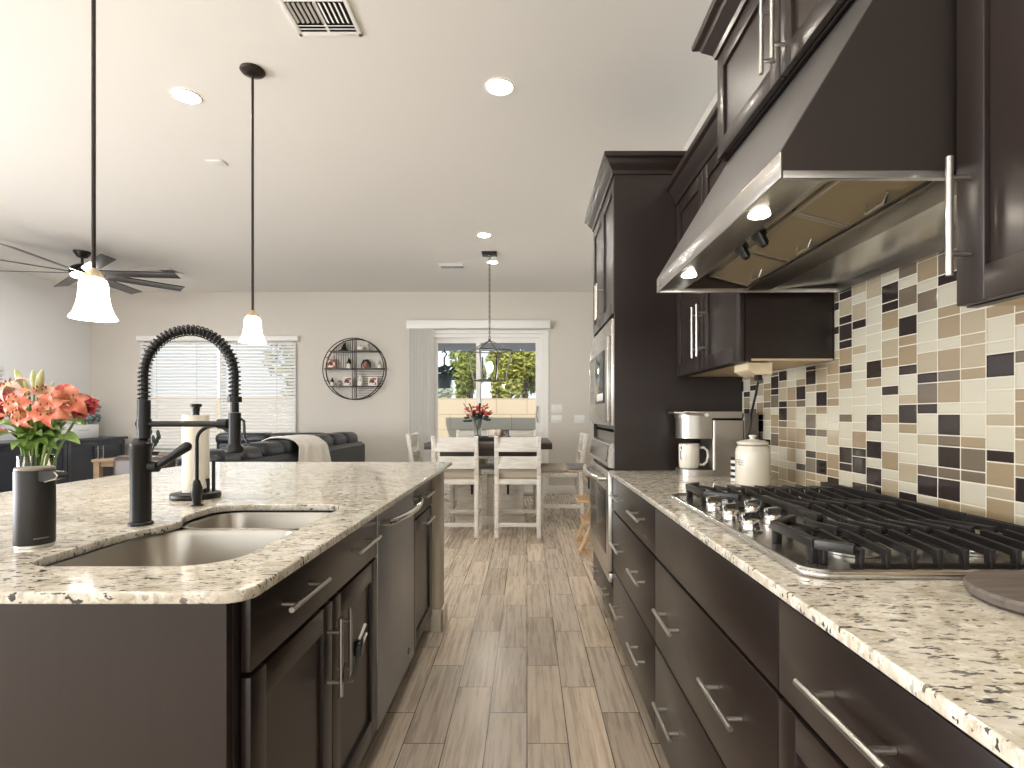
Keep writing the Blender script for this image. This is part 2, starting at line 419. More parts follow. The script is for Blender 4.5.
def text_mesh(body, size, ext=0.0):
    cu = bpy.data.curves.new('lettering', 'FONT'); cu.body = body; cu.size = size; cu.align_x = 'CENTER'; cu.align_y = 'CENTER'; cu.extrude = ext
    ob = bpy.data.objects.new('lettering', cu); COL.objects.link(ob)
    dg = bpy.context.evaluated_depsgraph_get(); dg.update()
    me = bpy.data.meshes.new_from_object(ob.evaluated_get(dg))
    bpy.data.objects.remove(ob); bpy.data.curves.remove(cu); me.materials.clear(); return me
def wrap_text(me, c, rad, th0, z0):
    for v in me.vertices:
        th = th0 + v.co.x/rad
        v.co = Vector((c[0] + rad*math.cos(th), c[1] + rad*math.sin(th), z0 + v.co.y))
    return me

# ------------------------------------------------------------------ room shell
H = 3.048; XL, XR, YB, YR = -6.6, 1.09, 8.24, -2.6
struct(MB().box(XL-.15, XR+.15, YR-.15, YB+.15, -.12, 0).build('floor', FLOOR))
struct(MB().box(XL-.15, XR+.15, YR-.15, YB+.15, H, H+.25).build('ceiling', CEIL))
struct(MB().box(XR, XR+.15, YR-.15, YB+.15, 0, H).build('wall_right', WALL))
def holes_wall(mb, axis, c0, c1, a0, a1, holes):
    """wall slab between c0..c1 with rectangular openings (a0,a1,z0,z1) along its length"""
    xs = a0
    for (h0, h1, z0, z1) in sorted(holes):
        segs = [(xs, h0, 0, H)]
        if z0 > 0: segs.append((h0, h1, 0, z0))
        if z1 < H: segs.append((h0, h1, z1, H))
        for (p, q, b, t) in segs:
            mb.box(*((p, q, c0, c1) if axis == 'x' else (c0, c1, p, q)), b, t)
        xs = h1
    mb.box(*((xs, a1, c0, c1) if axis == 'x' else (c0, c1, xs, a1)), 0, H)
    return mb
DX0, DX1, DZ = -1.49, 0.255, 2.42            # sliding door opening
WX0, WX1, WZ0, WZ1 = -5.80, -3.50, 0.66, 2.33
struct(holes_wall(MB(), 'x', YB, YB+.15, XL-.15, XR+.15, [(DX0, DX1, 0, DZ), (WX0, WX1, WZ0, WZ1)]).build('wall_back', WALL))
struct(holes_wall(MB(), 'y', XL-.15, XL, YR-.15, YB, [(-1.95, 2.95, 0.3, 2.0), (5.1, 6.9, 0.98, 1.80)]).build('wall_left', WALLL))
struct(holes_wall(MB(), 'x', YR-.15, YR, XL, XR, [(-5.6, 0.7, 0.3, 2.5)]).build('wall_rear', WALL))
struct(MB().box(XL+.002, DX0-.33, YB-.016, YB-.001, 0, .10, .003).box(DX1+.05, XR-.002, YB-.016, YB-.001, 0, .12, .003).build('baseboard_back', TRIMW))
struct(MB().box(XL+.001, XL+.016, YR+.01, YB-.02, 0, .12, .003).build('baseboard_left', TRIMW))
# pony wall closing the island's far end, with its own baseboard
struct(MB().box(-1.56, -.474, 3.0, 3.12, 0, .892, .008).build('wall_island', pmat('beige_paint', (0.62, 0.55, 0.44), 0.8)))
bb = MB(); bb.prism([(-.474+.001, 2.999), (-.458, 2.985), (-.458, 3.135), (-1.56, 3.135), (-1.56, 3.121), (-.473, 3.121)], 'z', 0, .10)
bb.box(-.53, -.458, 2.984, 2.999, 0, .125, .004).box(-.4735, -.456, 2.984, 3.135, 0, .125, .005)
struct(bb.build('baseboard_island', pmat('cream_trim', (0.74, 0.67, 0.56), 0.5)))

# sliding door
d1 = struct(MB().box(DX0+.001, DX0+.06, YB+.01, YB+.14, .001, DZ-.001).box(DX1-.06, DX1-.001, YB+.01, YB+.14, .001, DZ-.001).box(DX0+.0605, DX1-.0605, YB+.01, YB+.14, DZ-.06, DZ-.001).box(DX0+.0605, DX1-.0605, YB+.01, YB+.14, .001, .04).build('door_1', TRIMW))
f = MB()
for (a, b, yy) in ((DX0+.06, -.70, YB+.09), (-.775, DX1-.06, YB+.045)):
    f.box(a+.0005, a+.065, yy, yy+.035, .0405, DZ-.0605).box(b-.065, b-.0005, yy, yy+.035, .0405, DZ-.0605)
    f.box(a+.0655, b-.0655, yy, yy+.035, DZ-.135, DZ-.0605).box(a+.0655, b-.0655, yy, yy+.035, .0405, .12)
f.build('sash', TRIMW, d1)
MB().box(DX0+.125, -.765, YB+.105, YB+.109, .12, DZ-.135).box(-.71, DX1-.125, YB+.060, YB+.064, .12, DZ-.135).build('glass', PANE, d1)
MB().tube([(DX1-.092, YB+.044, 1.08), (DX1-.10, YB+.0, 1.10), (DX1-.115, YB-.01, 1.20), (DX1-.10, YB+.0, 1.30), (DX1-.092, YB+.044, 1.32)], .010, 8).build('handle', BRASS, d1)
MB().box(DX0-.075, DX0-.002, YB-.014, YB-.001, 0, DZ+.001).box(DX1+.001, DX1+.07, YB-.014, YB-.001, 0, DZ+.001).box(DX0-.075, DX1+.07, YB-.014, YB-.001, DZ+.002, DZ+.05).build('trim_1', TRIMW)['kind'] = 'structure'
vb = thing('vertical_blind', 'white vertical blind stacked open at the left of the sliding glass door', 'blind', (-1.6, YB-.09, 0))
MB().box(-1.80, .345, YB-.125, YB-.018, 2.478, 2.60, .006).build('valance', TRIMW, vb)
vv = MB()
for i in range(15):
    x = -1.745 + i*.0235
    vv.bar((x, YB-.075 + (.018 if i % 2 else -.018), .03), (x, YB-.075 + (.018 if i % 2 else -.018), 2.478), .0035, .085, up=(math.cos(R(62)), math.sin(R(62)), 0))
vv.build('vanes', VANE, vb)

# left rear window with horizontal blind
def window(name, x0, x1, z0, z1):
    o = struct(MB().box(x0, x0+.05, YB+.05, YB+.13, z0, z1).box(x1-.05, x1, YB+.05, YB+.13, z0, z1).box(x0, x1, YB+.05, YB+.13, z0, z0+.05).box(x0, x1, YB+.05, YB+.13, z1-.05, z1)
               .box((x0+x1)/2-.025, (x0+x1)/2+.025, YB+.05, YB+.13, z0, z1).build(name, TRIMW))
    MB().box(x0+.05, x1-.05, YB+.088, YB+.092, z0+.05, z1-.05).build('glass', PANE, o)
    MB().box(x0-.03, x1+.03, YB-.05, YB-.001, z0-.03, z0-.001, .004).build('sill', TRIMW, o)
    return o
window('window_1', WX0, WX1, WZ0, WZ1)
hb = thing('window_blind', 'wide white slatted blind over the back wall window behind the sofa', 'blind', (-4.64, YB-.06, WZ0))
MB().box(-5.86, -3.44, YB-.075, YB-.002, 2.30, 2.375, .004).build('headrail', TRIMW, hb)
sl = MB(); z = WZ0+.05
while z < 2.29:
    for a, b in ((-5.82, -4.66), (-4.62, -3.48)):
        sl.bar((a, YB-.04, z), (b, YB-.04, z), .003, .050, up=(0, math.cos(R(52)), math.sin(R(52))))
    z += .050
sl.build('slats', BLIND, hb)
cd_ = MB()
for x in (-5.55, -4.95, -4.35, -3.75): cd_.cyl((x, YB-.070, WZ0+.03), (x, YB-.070, 2.30), .002, n=6)
cd_.box(-3.60, -3.585, YB-.082, YB-.074, 1.62, 1.70).build('cord', GREYT, hb)
# side window with blue-lit blind
wl = struct(MB().box(XL-.12, XL-.05, 5.1, 5.15, .98, 1.80).box(XL-.12, XL-.05, 6.85, 6.9, .98, 1.80).box(XL-.12, XL-.05, 5.1, 6.9, .98, 1.03).box(XL-.12, XL-.05, 5.1, 6.9, 1.75, 1.80).build('window_2', TRIMW))
MB().box(XL-.088, XL-.084, 5.15, 6.85, 1.03, 1.75).build('glass', PANE, wl)
lb = thing('window_blind', 'slatted blind in the left wall window behind the bouquet', 'blind', (XL+.03, 6.0, .98))
MB().box(XL-.046, XL-.006, 5.105, 6.895, 1.755, 1.798, .003).build('headrail', TRIMW, lb)
sl = MB(); z = 1.02
while z < 1.75:
    sl.bar((XL-.028, 5.11, z), (XL-.028, 6.89, z), .040, .003, up=(-math.sin(R(30)), 0, math.cos(R(30)))); z += .048
sl.build('slats', BLIND, lb)
# unseen rear and left windows, added so the daylight can brighten the room
def big_window(name, horiz, c, a0, a1, z0, z1, n):
    mb = MB()
    def bx(p, q, z_0, z_1): mb.box(*((p, q, c-.04, c+.04) if horiz else (c-.04, c+.04, p, q)), z_0, z_1)
    bx(a0, a0+.06, z0, z1); bx(a1-.06, a1, z0, z1); bx(a0, a1, z0, z0+.06); bx(a0, a1, z1-.06, z1)
    for k in range(1, n): q = a0+(a1-a0)*k/n; bx(q-.03, q+.03, z0, z1)
    o = struct(mb.build(name, TRIMW))
    g = MB(); g.box(*((a0+.06, a1-.06, c-.002, c+.002) if horiz else (c-.002, c+.002, a0+.06, a1-.06)), z0+.06, z1-.06); g.build('glass', PANE, o)
big_window('window_3', True, YR-.10, -5.6, .7, .3, 2.5, 4)
big_window('window_4', False, XL-.11, -1.95, 2.95, .3, 2.0, 3)

# ------------------------------------------------------------------ recessed lamps, vents, sensor
def can(x, y, r, mt, label):
    t = thing('recessed_light', label, 'ceiling light', (x, y, H), 'recessed ceiling lights')
    MB().lathe([(r, -.006), (r+.004, -.001), (r+.012, -.001), (r+.010, -.007), (r, -.006)], (x, y, H), 32).build('trim_ring', TRIMW, t)
    MB().lathe([(0, -.004), (r, -.005), (r, -.002), (0, -.002)], (x, y, H), 32).build('lens', mt, t)
can(-1.98, 3.17, .068, LAMPW, 'recessed ceiling light between the two pendant lamps\' rods')
can(-.153, 3.08, .070, LAMPW, 'recessed ceiling light over the aisle, right of the hanging pendants')
can(-.444, 5.62, .060, LAMPD, 'recessed ceiling light nearest the lantern chandelier\'s canopy, kitchen side')
can(-.42, 6.62, .055, LAMPD, 'recessed ceiling light glowing just behind the chandelier chain')
for i, (x, y, mt) in enumerate([(-.15, 1.05, LAMPW), (-.15, -1.0, LAMPW), (-1.98, .9, LAMPW), (-1.98, -1.0, LAMPW), (-4.2, 1.0, LAMPD), (-5.6, 3.6, LAMPD), (-4.2, -1.2, LAMPD)]):  # further lamps added outside the view to light the room
    can(x, y, .08, mt, ['recessed ceiling light above the cooktop aisle, overhead', 'recessed ceiling light over the aisle behind the camera', 'recessed ceiling light above the sink, overhead',
                        'recessed ceiling light behind the camera toward the island', 'recessed ceiling light over the open floor left of the island', 'recessed ceiling light near the left wall before the fan', 'recessed ceiling light behind the camera at far left'][i])
def vent(x0, x1, y0, y1, label):
    t = thing('ceiling_vent', label, 'vent', ((x0+x1)/2, (y0+y1)/2, H))
    b = .022
    MB().box(x0, x0+b, y0, y1, H-.010, H-.001, .003).box(x1-b, x1, y0, y1, H-.010, H-.001, .003).box(x0, x1, y0, y0+b, H-.010, H-.001, .003).box(x0, x1, y1-b, y1, H-.010, H-.001, .003).build('frame', TRIMW, t)
    MB().box(x0+b, x1-b, y0+b, y1-b, H-.0035, H-.0015).build('duct_opening', BLK, t)  # black sheet standing in for the shade inside the duct
    q = MB(); xm = (x0+x1)/2; L = y1-y0
    q.box(xm-.006, xm+.006, y0+b, y1-b, H-.009, H-.004)
    n = 6
    for i in range(n):                     # louvres: across at both ends, lengthwise in the middle
        for yy in (y0+b+.012*i+.006, ):
            if i < 3:
                q.bar((x0+b, yy+.01*i, H-.008), (x1-b, yy+.01*i, H-.008), .016, .0025, up=(0, .5, 1))
                q.bar((x0+b, y1-(yy+.01*i-y0), H-.008), (x1-b, y1-(yy+.01*i-y0), H-.008), .016, .0025, up=(0, -.5, 1))
    for k in range(11):
        xx = x0+b+.012+(x1-x0-2*b-.02)*k/10.5
        q.bar((xx, y0+.30*L, H-.008), (xx, y1-.30*L, H-.008), .012, .0025, up=((.6 if xx > xm else -.6), 0, 1))
    q.build('louvers', TRIMW, t)
vent(-1.11, -.80, 2.35, 2.66, 'white louvered ceiling vent at the top edge of the picture, nearest the camera')
vent(-1.10, -.78, 6.68, 6.94, 'white louvered ceiling vent beside the chandelier chain')
vent(-4.95, -4.5, 6.85, 7.15, 'white louvered ceiling vent beyond the ceiling fan')
tag(MB().box(-2.34, -2.22, 3.96, 4.05, H-.008, H-.001, .003).build('ceiling_plate', WHITE, origin=(-2.28, 4.0, H-.008)), 'small white blank plate on the ceiling left of the hanging pendant rod', 'cover plate')

# ------------------------------------------------------------------ cabinet helpers
def pull(parent, p0, p1, out, name='pull', r=.0058, so=.035):
    p0, p1, o = Vector(p0), Vector(p1), Vector(out)
    d = (p1-p0).normalized(); mb = MB().cyl(p0, p1, r, n=14)
    for q in (p0+d*.036, p1-d*.036): mb.cyl(q - o*(so-.0005), q, .0048, n=12)
    return mb.build(name, NICK, parent)
def slab(name, parent, xf, s, y0, y1, z0, z1, mt=None, t=.019):
    """flat front; s=-1 faces -x (right run), s=+1 faces +x (island)"""
    a, b = sorted((xf, xf - s*t))
    return MB().box(a, b, y0, y1, z0, z1, .0025).build(name, mt or ESPH, parent)
def shaker(name, parent, xf, s, y0, y1, z0, z1, t=.019, rail=.058, mt=None):
    a, b = sorted((xf, xf - s*t)); c, d = sorted((xf - s*.010, xf - s*t))
    return MB().box(a, b, y0, y0+rail, z0, z1, .002).box(a, b, y1-rail, y1, z0, z1, .002).box(a, b, y0+rail-.001, y1-rail+.001, z0, z0+rail, .002).box(a, b, y0+rail-.001, y1-rail+.001, z1-rail, z1, .002) \
        .box(c, d, y0+rail-.002, y1-rail+.002, z0+rail-.002, z1-rail+.002).build(name, mt or ESP, parent)
def hpull(dr, xf, s, yc, z, L=.20): pull(dr, (xf + s*.035, yc-L/2, z), (xf + s*.035, yc+L/2, z), (s, 0, 0))
def vpull(dr, xf, s, y, z0, z1): pull(dr, (xf + s*.035, y, z0), (xf + s*.035, y, z1), (s, 0, 0))
XF = .433
ZR = [(.128, .418), (.426, .708), (.718, .878)]
def right_base(label, y0, y1, kind):
    t = thing('base_cabinet', label, 'cabinet', ((XF+1.08)/2, (y0+y1)/2, 0), 'base cabinets along the right wall')
    MB().box(XF+.021, 1.085, y0+.0008, y1-.0008, .105, .893).build('body', ESP, t)
    MB().box(XF+.085, 1.085, y0+.0008, y1-.0008, 0, .104).build('toe_kick', ESP, t)
    g = .003; a, b = y0+g/2, y1-g/2; w_ = y1-y0
    if kind == 'door':
        d = slab('drawer', t, XF, -1, a, b, *ZR[2]); hpull(d, XF, -1, (y0+y1)/2, .80)
        d = shaker('door', t, XF, -1, a, b, .128, .708); vpull(d, XF, -1, y0+.03, .48, .68)
        return
    for i, (z0, z1) in enumerate(ZR):
        d = slab('drawer' if not (kind == 'cook' and i == 2) else 'false_front', t, XF, -1, a, b, z0, z1)
        if kind == 'cook' and i == 2: continue
        for q in (.25, .75): hpull(d, XF, -1, y0+w_*q, (z0+z1)/2+.012)
right_base('dark brown three drawer base cabinet next to the wall oven, two pulls per drawer', 1.844, 2.738, 'drawers')
right_base('dark brown base cabinet under the gas cooktop, plain top panel over two deep drawers', .940, 1.844, 'cook')
right_base('dark brown base cabinet nearest the camera on the right, drawer above a paneled door', .470, .940, 'door')
right_base('dark brown base cabinet beside the camera at the near end of the right counter', -.45, .470, 'drawers')
o = finish(outline([rrect(.412, 1.088, -.47, 2.738, .004, 2)], .894, .914, .004), 'countertop', GRAN, origin=(.757, 1.13, .894))
tag(o, 'speckled cream granite countertop along the right wall, under the cooktop', 'countertop')
bs = MB().box(1.081, 1.0895, -.47, 2.737, .915, 1.378).box(1.081, 1.0895, .962, 1.915, 1.378, 1.63)
tag(bs.build('backsplash', TILE, origin=(1.0855, 0, 0)), 'mosaic backsplash of cream, tan and dark brown glass tiles behind the cooktop', 'backsplash')

# ------------------------------------------------------------------ oven tower
TY0, TY1, TX = 2.742, 3.60, .437
ov = thing('oven_cabinet', 'tall dark brown cabinet housing the microwave and wall oven', 'cabinet', (.76, 3.17, 0))
MB().box(TX+.003, 1.086, TY0, TY0+.02, .106, 2.40).box(TX+.003, 1.086, TY1-.02, TY1, .106, 2.40).box(1.06, 1.086, TY0+.02, TY1-.02, .11, 2.40) \
    .box(TX+.022, 1.06, TY0+.02, TY1-.02, .315, .335).box(TX+.022, 1.06, TY0+.02, TY1-.02, 1.115, 1.135).box(TX+.022, 1.06, TY0+.02, TY1-.02, 1.685, 1.705).box(TX+.022, 1.06, TY0+.02, TY1-.02, 2.38, 2.40).build('body', ESP, ov)
MB().box(TX+.085, 1.06, TY0+.001, TY1-.001, 0, .105).build('toe_kick', ESP, ov)
def crown(parent, xf, y0, y1, z0, z1, fl, ends=(True, True), xb=1.086):
    """stepped crown moulding flaring forward (-x) and at the ends"""
    prof = [(.0, .0), (.12, .02), (.18, .20), (.40, .38), (.62, .55), (.70, .70), (.95, .78), (1.0, .86), (1.0, 1.0)]
    mb = MB(); loops = []
    for (a, h) in prof:
        d = a*fl; z = z0 + h*(z1-z0)
        ya = y0 - (d if ends[0] else 0); yb = y1 + (d if ends[1] else 0)
        loops.append([mb.bm.verts.new(p) for p in ((xb, ya, z), (xf-d, ya, z), (xf-d, yb, z), (xb, yb, z))])
    for A, B in zip(loops, loops[1:]):
        for k in range(4): mb.bm.faces.new((A[k], A[(k+1) % 4], B[(k+1) % 4], B[k]))
    mb.bm.faces.new(loops[0]); mb.bm.faces.new(loops[-1][::-1]); mb._fin()
    return mb.build('crown_molding', ESPH, parent, angle=20)
crown(ov, TX, TY0, TY1, 2.4005, 2.495, .055)
ym = (TY0+TY1)/2
for a, b, hy in ((TY0+.006, ym-.002, ym-.03), (ym+.002, TY1-.006, ym+.03)):
    d = shaker('door', ov, TX-.019+.019, -1, a, b, 1.712, 2.392); vpull(d, TX, -1, hy, 1.75, 1.95)
d = slab('drawer', ov, TX, -1, TY0+.006, TY1-.006, .128, .312)
for q in (.25, .75): hpull(d, TX, -1, TY0+.858*q, .235, .17)
# microwave with trim kit
mw = thing('built_in_microwave', 'stainless built-in microwave with dark framed window above the wall oven', 'microwave', (.70, ym, 1.14))
MB().box(TX+.03, 1.0, TY0+.05, TY1-.05, 1.16, 1.65).build('body', DARKST, mw)
MB().box(TX-.010, TX+.021, TY0+.022, TY1-.022, 1.137, 1.683, .003).build('trim_kit', STEEL, mw)
MB().box(TX-.030, TX-.0105, TY0+.045, TY1-.045, 1.155, 1.60, .006).build('door', STEEL, mw)
MB().box(TX-.0335, TX-.0305, TY0+.12, TY1-.12, 1.255, 1.535, .001).build('window', BLKG, mw)
MB().box(TX-.0355, TX-.0338, TY0+.14, TY1-.14, 1.33, 1.515, .0005).build('glass', pmat('microwave_mesh_glass', (0.05, 0.055, 0.05), 0.05), mw)
MB().box(TX-.0352, TX-.0338, TY0+.15, TY0+.40, 1.27, 1.31, .0005).build('control_panel', pmat('panel_print', (0.55, 0.55, 0.53), 0.4), mw)
# wall oven
wo = thing('wall_oven', 'stainless wall oven with bowed bar handle below the microwave', 'oven', (.70, ym, .34))
MB().box(TX+.02, 1.02, TY0+.03, TY1-.03, .34, 1.10).build('body', DARKST, wo)
MB().prism([(TX-.022, .925), (TX-.028, .94), (TX-.015, 1.045), (TX+.019, 1.05), (TX+.019, .92)], 'y', TY0+.022, TY1-.022).build('control_panel', STEEL, wo)
MB().prism([(TX-.0275, .95), (TX-.0290, .95), (TX-.0185, 1.035), (TX-.0165, 1.035)], 'y', TY0+.07, TY1-.07).build('display', BLKG, wo)
od = MB().box(TX-.026, TX+.019, TY0+.022, TY1-.022, .395, .905, .005).build('door', STEEL, wo)
MB().box(TX-.0285, TX-.0263, TY0+.10, TY1-.10, .47, .80, .001).build('window', BLKG, od)
hp = [(TX-.026, TY0+.055, .862), (TX-.062, TY0+.075, .862)] + [(TX-.062-.028*math.sin(PI*i/10), TY0+.09+(TY1-TY0-.18)*i/10, .862) for i in range(11)] + [(TX-.062, TY1-.075, .862), (TX-.026, TY1-.055, .862)]
MB().tube(hp, .014, 12).build('handle', CHROME, od)
MB().box(TX-.020, TX+.019, TY0+.022, TY1-.022, .342, .388, .003).build('vent_strip', STEELH, wo)

# ------------------------------------------------------------------ wall cabinets
def wall_cab(label, xf, y0, y1, z0, z1, cz, fl, doors, ends, tan=True):
    t = thing('wall_cabinet', label, 'cabinet', ((xf+1.09)/2, (y0+y1)/2, z0), 'wall cabinets on the right wall')
    MB().box(xf+.021, 1.080, y0, y1, z0+.012, z1).box(xf+.021, xf+.040, y0, y1, z0, z0+.012).build('body', ESP, t)
    MB().box(xf+.041, 1.080, y0+.002, y1-.002, z0+.004, z0+.0115).build('underside', TANPLY if tan else ESP, t)
    for (a, b, hy, h0, h1) in doors:
        d = shaker('door', t, xf, -1, a, b, z0+.002, z1-.004); vpull(d, xf, -1, hy, h0, h1)
    if cz: crown(t, xf+.002, y0, y1, z1+.0005, cz, fl, ends, 1.080)
    return t
wall_cab('dark brown two door wall cabinet beyond the range hood, above the coffee maker', .750, 1.921, 2.738, 1.381, 2.245, 2.345, .055,
         [(1.925, 2.327, 2.296, 1.44, 1.66), (2.331, 2.734, 2.362, 1.44, 1.66)], (False, False))
wall_cab('dark brown two door wall cabinet above the range hood', .668, .962, 1.918, 2.085, 2.445, 2.535, .07,
         [(.966, 1.438, 1.408, 2.115, 2.315), (1.442, 1.914, 1.472, 2.115, 2.315)], (False, True), False)
wall_cab('dark brown wall cabinet at the near right edge with a tall bar pull', .748, -.45, .953, 1.381, 2.445, 2.535, .055,
         [(.505, .950, .920, 1.43, 1.63), (.03, .501, .06, 1.43, 1.63), (-.447, .026, -.42, 1.43, 1.63)], (False, False))
# outlet strip under the wall cabinet and its cord
oz = thing('under_cabinet_outlet', 'cream angled outlet box fixed under the wall cabinet beyond the hood', 'outlet', (.84, 2.03, 1.31))
MB().prism([(.79, 1.380), (.79, 1.356), (.815, 1.338), (.875, 1.338), (.875, 1.380)], 'y', 1.945, 2.075).build('housing', pmat('cream_plastic', (0.74, 0.62, 0.42), 0.45), oz)
MB().box(.828, .846, 1.958, 1.990, 1.318, 1.3375, .003).build('plug', BLK, oz)
MB().tube([(.837, 1.975, 1.312), (.836, 1.99, 1.27), (.84, 2.04, 1.20), (.87, 2.12, 1.15), (.90, 2.22, 1.10), (.93, 2.36, 1.06), (.965, 2.50, 1.07)], .0045, 8).build('cord', BLK, oz)

# ------------------------------------------------------------------ range hood
HY0, HY1 = .964, 1.877
hd = thing('range_hood', 'stainless slope-front range hood over the gas cooktop, two lamps lit', 'range hood', (.77, 1.42, 1.613))
def wedge(mb, y):   # outer profile
    return [(.447, 1.613), (.447, 1.660), (.700, 2.078), (1.079, 2.078), (1.079, 1.613)]
MB().prism([(.4475, 1.6605), (.700, 2.078), (1.079, 2.078), (1.079, 2.074), (.703, 2.074), (.452, 1.6605)], 'y', HY0+.002, HY1-.002).build('canopy', CANO, hd)
for ya, yb in ((HY0, HY0+.0018), (HY1-.0018, HY1)): MB().prism([(.450, 1.6605), (.701, 2.076), (1.079, 2.076), (1.079, 1.627), (.450, 1.627)], 'y', ya, yb).build('side_panel', DARKS2, hd)
MB().box(.447, .452, HY0-.001, HY1+.001, 1.613, 1.660, .001).build('front_lip', STEELH, hd)
MB().box(.453, 1.079, HY0-.001, HY0+.012, 1.613, 1.6265, .001).box(.453, 1.079, HY1-.012, HY1+.001, 1.613, 1.6265, .001).box(1.06, 1.079, HY0+.012, HY1-.012, 1.613, 1.64).build('lower_rim', STEEL, hd)
MB().prism([(.453, 1.616), (.527, 1.618), (.620, 1.672), (.620, 1.675), (.524, 1.622), (.453, 1.620)], 'y', HY0+.013, HY1-.013).build('lamp_panel', STEELH, hd)
MB().prism([(.755, 1.632), (.825, 1.622), (1.06, 1.640), (1.06, 1.645), (.825, 1.628), (.755, 1.640)], 'y', HY0+.013, HY1-.013).build('rear_panel', STEELH, hd)
MB().prism([(.748, 1.624), (.756, 1.618), (.826, 1.618), (.826, 1.6215), (.756, 1.631)], 'y', HY0+.013, HY1-.013).build('grease_channel', DARKST, hd)
for i in range(3):
    ya = HY0+.016 + i*.294; yb = ya+.291
    fl = MB().prism([(.622, 1.668), (.752, 1.634), (.752, 1.640), (.622, 1.674)], 'y', ya+.008, yb-.008)
    fo = fl.build('filter', FILT, hd)
    MB().bar((.622, ya+.004, 1.6675), (.752, ya+.004, 1.6335), .008, .006).bar((.622, yb-.004, 1.6675), (.752, yb-.004, 1.6335), .008, .006).bar((.626, ya, 1.6670), (.626, yb, 1.6670), .006, .008).build('filter_frame', NICK, fo)
    yc = (ya+yb)/2
    MB().tube([(.722, yc-.035, 1.6415), (.718, yc-.032, 1.622), (.718, yc+.032, 1.622), (.722, yc+.035, 1.6415)], .004, 8).build('filter_handle', STEEL, fo)
for y in (1.155, 1.655):
    MB().cyl((.492, y, 1.6165), (.492, y, 1.6152), .022, .020, 28).build('lamp', HOODL, hd)
for y in (1.355, 1.465):
    c = Vector((.575, y, 1.645)); n_ = Vector((.50, 0, -.866))
    MB().cyl(c, c+n_*.012, .019, .018, 20).cyl(c+n_*.012, c+n_*.032, .0135, .012, 18).bar(c+n_*.033+Vector((0, -.013, 0)), c+n_*.033+Vector((0, .013, 0)), .006, .006).build('knob', BLKG, hd)
MB().cyl((.4468, 1.845, 1.636), (.4455, 1.845, 1.636), .008, n=16).build('badge', CHROME, hd)

# ------------------------------------------------------------------ cooktop and grates
ck = thing('gas_cooktop', 'stainless five burner gas cooktop set in the right countertop', 'cooktop', (.75, 1.385, .914))
CX0, CX1, CY0, CY1 = .474, 1.010, .925, 1.845
finish(outline([rrect(CX0, CX1, CY0, CY1, .045, 6)], .9145, .925, .003), 'tray', STEELH, ck)
rim = MB(); rp = rrect(CX0+.006, CX1-.006, CY0+.006, CY1-.006, .042, 6); rim.tube([(x, y, .9255) for x, y in rp], .005, 8, closed=True); rim.build('rim', STEEL, ck)
def burner(x, y, r):
    b = MB().lathe([(0, .926), (r*1.25, .926), (r*1.25, .929), (r*1.0, .932), (r*.95, .942), (0, .942)], (x, y, 0), 28).build('burner', NICK, ck)
    MB().lathe([(0, .9425), (r*.85, .9425), (r*.88, .946), (r*.82, .950), (0, .951)], (x, y, 0), 28).build('burner_cap', BLK, b)
for x, y, r in ((.64, 1.075, .042), (.87, 1.075, .036), (.84, 1.385, .055), (.64, 1.695, .036), (.87, 1.695, .042)): burner(x, y, r)
for x, y in ((.517, 1.262), (.598, 1.325), (.517, 1.385), (.598, 1.445), (.517, 1.508)):
    kb = MB().lathe([(0, .9255), (.027, .9255), (.027, .929), (.0215, .931), (.0205, .950), (.018, .953), (0, .953)], (x, y, 0), 28).build('knob', CHROME, ck)
    MB().bar((x-.019, y-.010, .9595), (x+.019, y+.010, .9595), .011, .013, bev=.003).build('grip', CHROME, kb)
def grate(x0, x1, y0, y1, ch0, ch1, label, step=.0455):
    """perimeter frame with chamfered front corners and finger bars with feet along y"""
    mb = MB(); zt, zb = .966, .9255; h = .012
    def P(px, py): return (px, py, zt-h/2)
    poly = [(x0+ch0, y0), (x1, y0), (x1, y1), (x0+ch1, y1), (x0, y1-ch1*1.0), (x0, y0+ch0*1.0)]
    q = []
    for p in poly:
        if not q or (Vector(p)-Vector(q[-1])).length > .003: q.append(p)
    n = len(q)
    skip_near = True
    for i in range(n):
        a, b = q[i], q[(i+1) % n]
        if abs(a[1]-b[1]) < 1e-6: continue          # ends are open fingers, tied low
        mb.bar(P(*a), P(*b), h*1.3, h*1.5, bev=.002)
    for y in (y0+.004, y1-.004): mb.bar((x0+ch0*.9 if y < (y0+y1)/2 else x0+ch1*.9, y, .9305), (x1, y, .9305), .008, .008)
    ym = (y0+y1)/2
    x = x0+.012
    while x < x1-.004:
        ya = y0 + max(0, ch0-(x-x0)); yb = y1 - max(0, ch1-(x-x0))
        for (s, e) in ((ya, ym-.012), (yb, ym+.012)):
            dr = 1 if e > s else -1
            mb.bar((x, s, .953), (x, e, zt-.004), .008, .012, bev=.0015)
            mb.bar((x, s+dr*.005, zb), (x, s+dr*.007, .958), .009, .015, up=(0, 1, 0), bev=.0015)
            mb.bar((x, e-dr*.004, .944), (x, e-dr*.004, zt-.004), .007, .012, up=(0, 1, 0))
        x += step
    mb.bar((x0+.01, ym-.012, .948), (x1-.006, ym-.012, .948), .007, .009).bar((x0+.01, ym+.012, .948), (x1-.006, ym+.012, .948), .007, .009)
    for (px, py) in ((x0, (y0+ch0+.01)), (x0, (y1-ch1-.01)), (x1, y0+.01), (x1, y1-.01)):
        mb.bar((px, py, zb), (px, py, zt-.004), .014, .018, up=(0, 1, 0), bev=.002)
    o = mb.build('burner_grate', IRON, origin=((x0+x1)/2, (y0+y1)/2, zb))
    return tag(o, label, 'grate', 'burner grates')
grate(.525, .990, .948, 1.232, .045, .075, 'black cast iron burner grate at the near end of the cooktop')
grate(.665, .990, 1.238, 1.532, .0, .0, 'black cast iron burner grate in the middle, behind the control knobs')
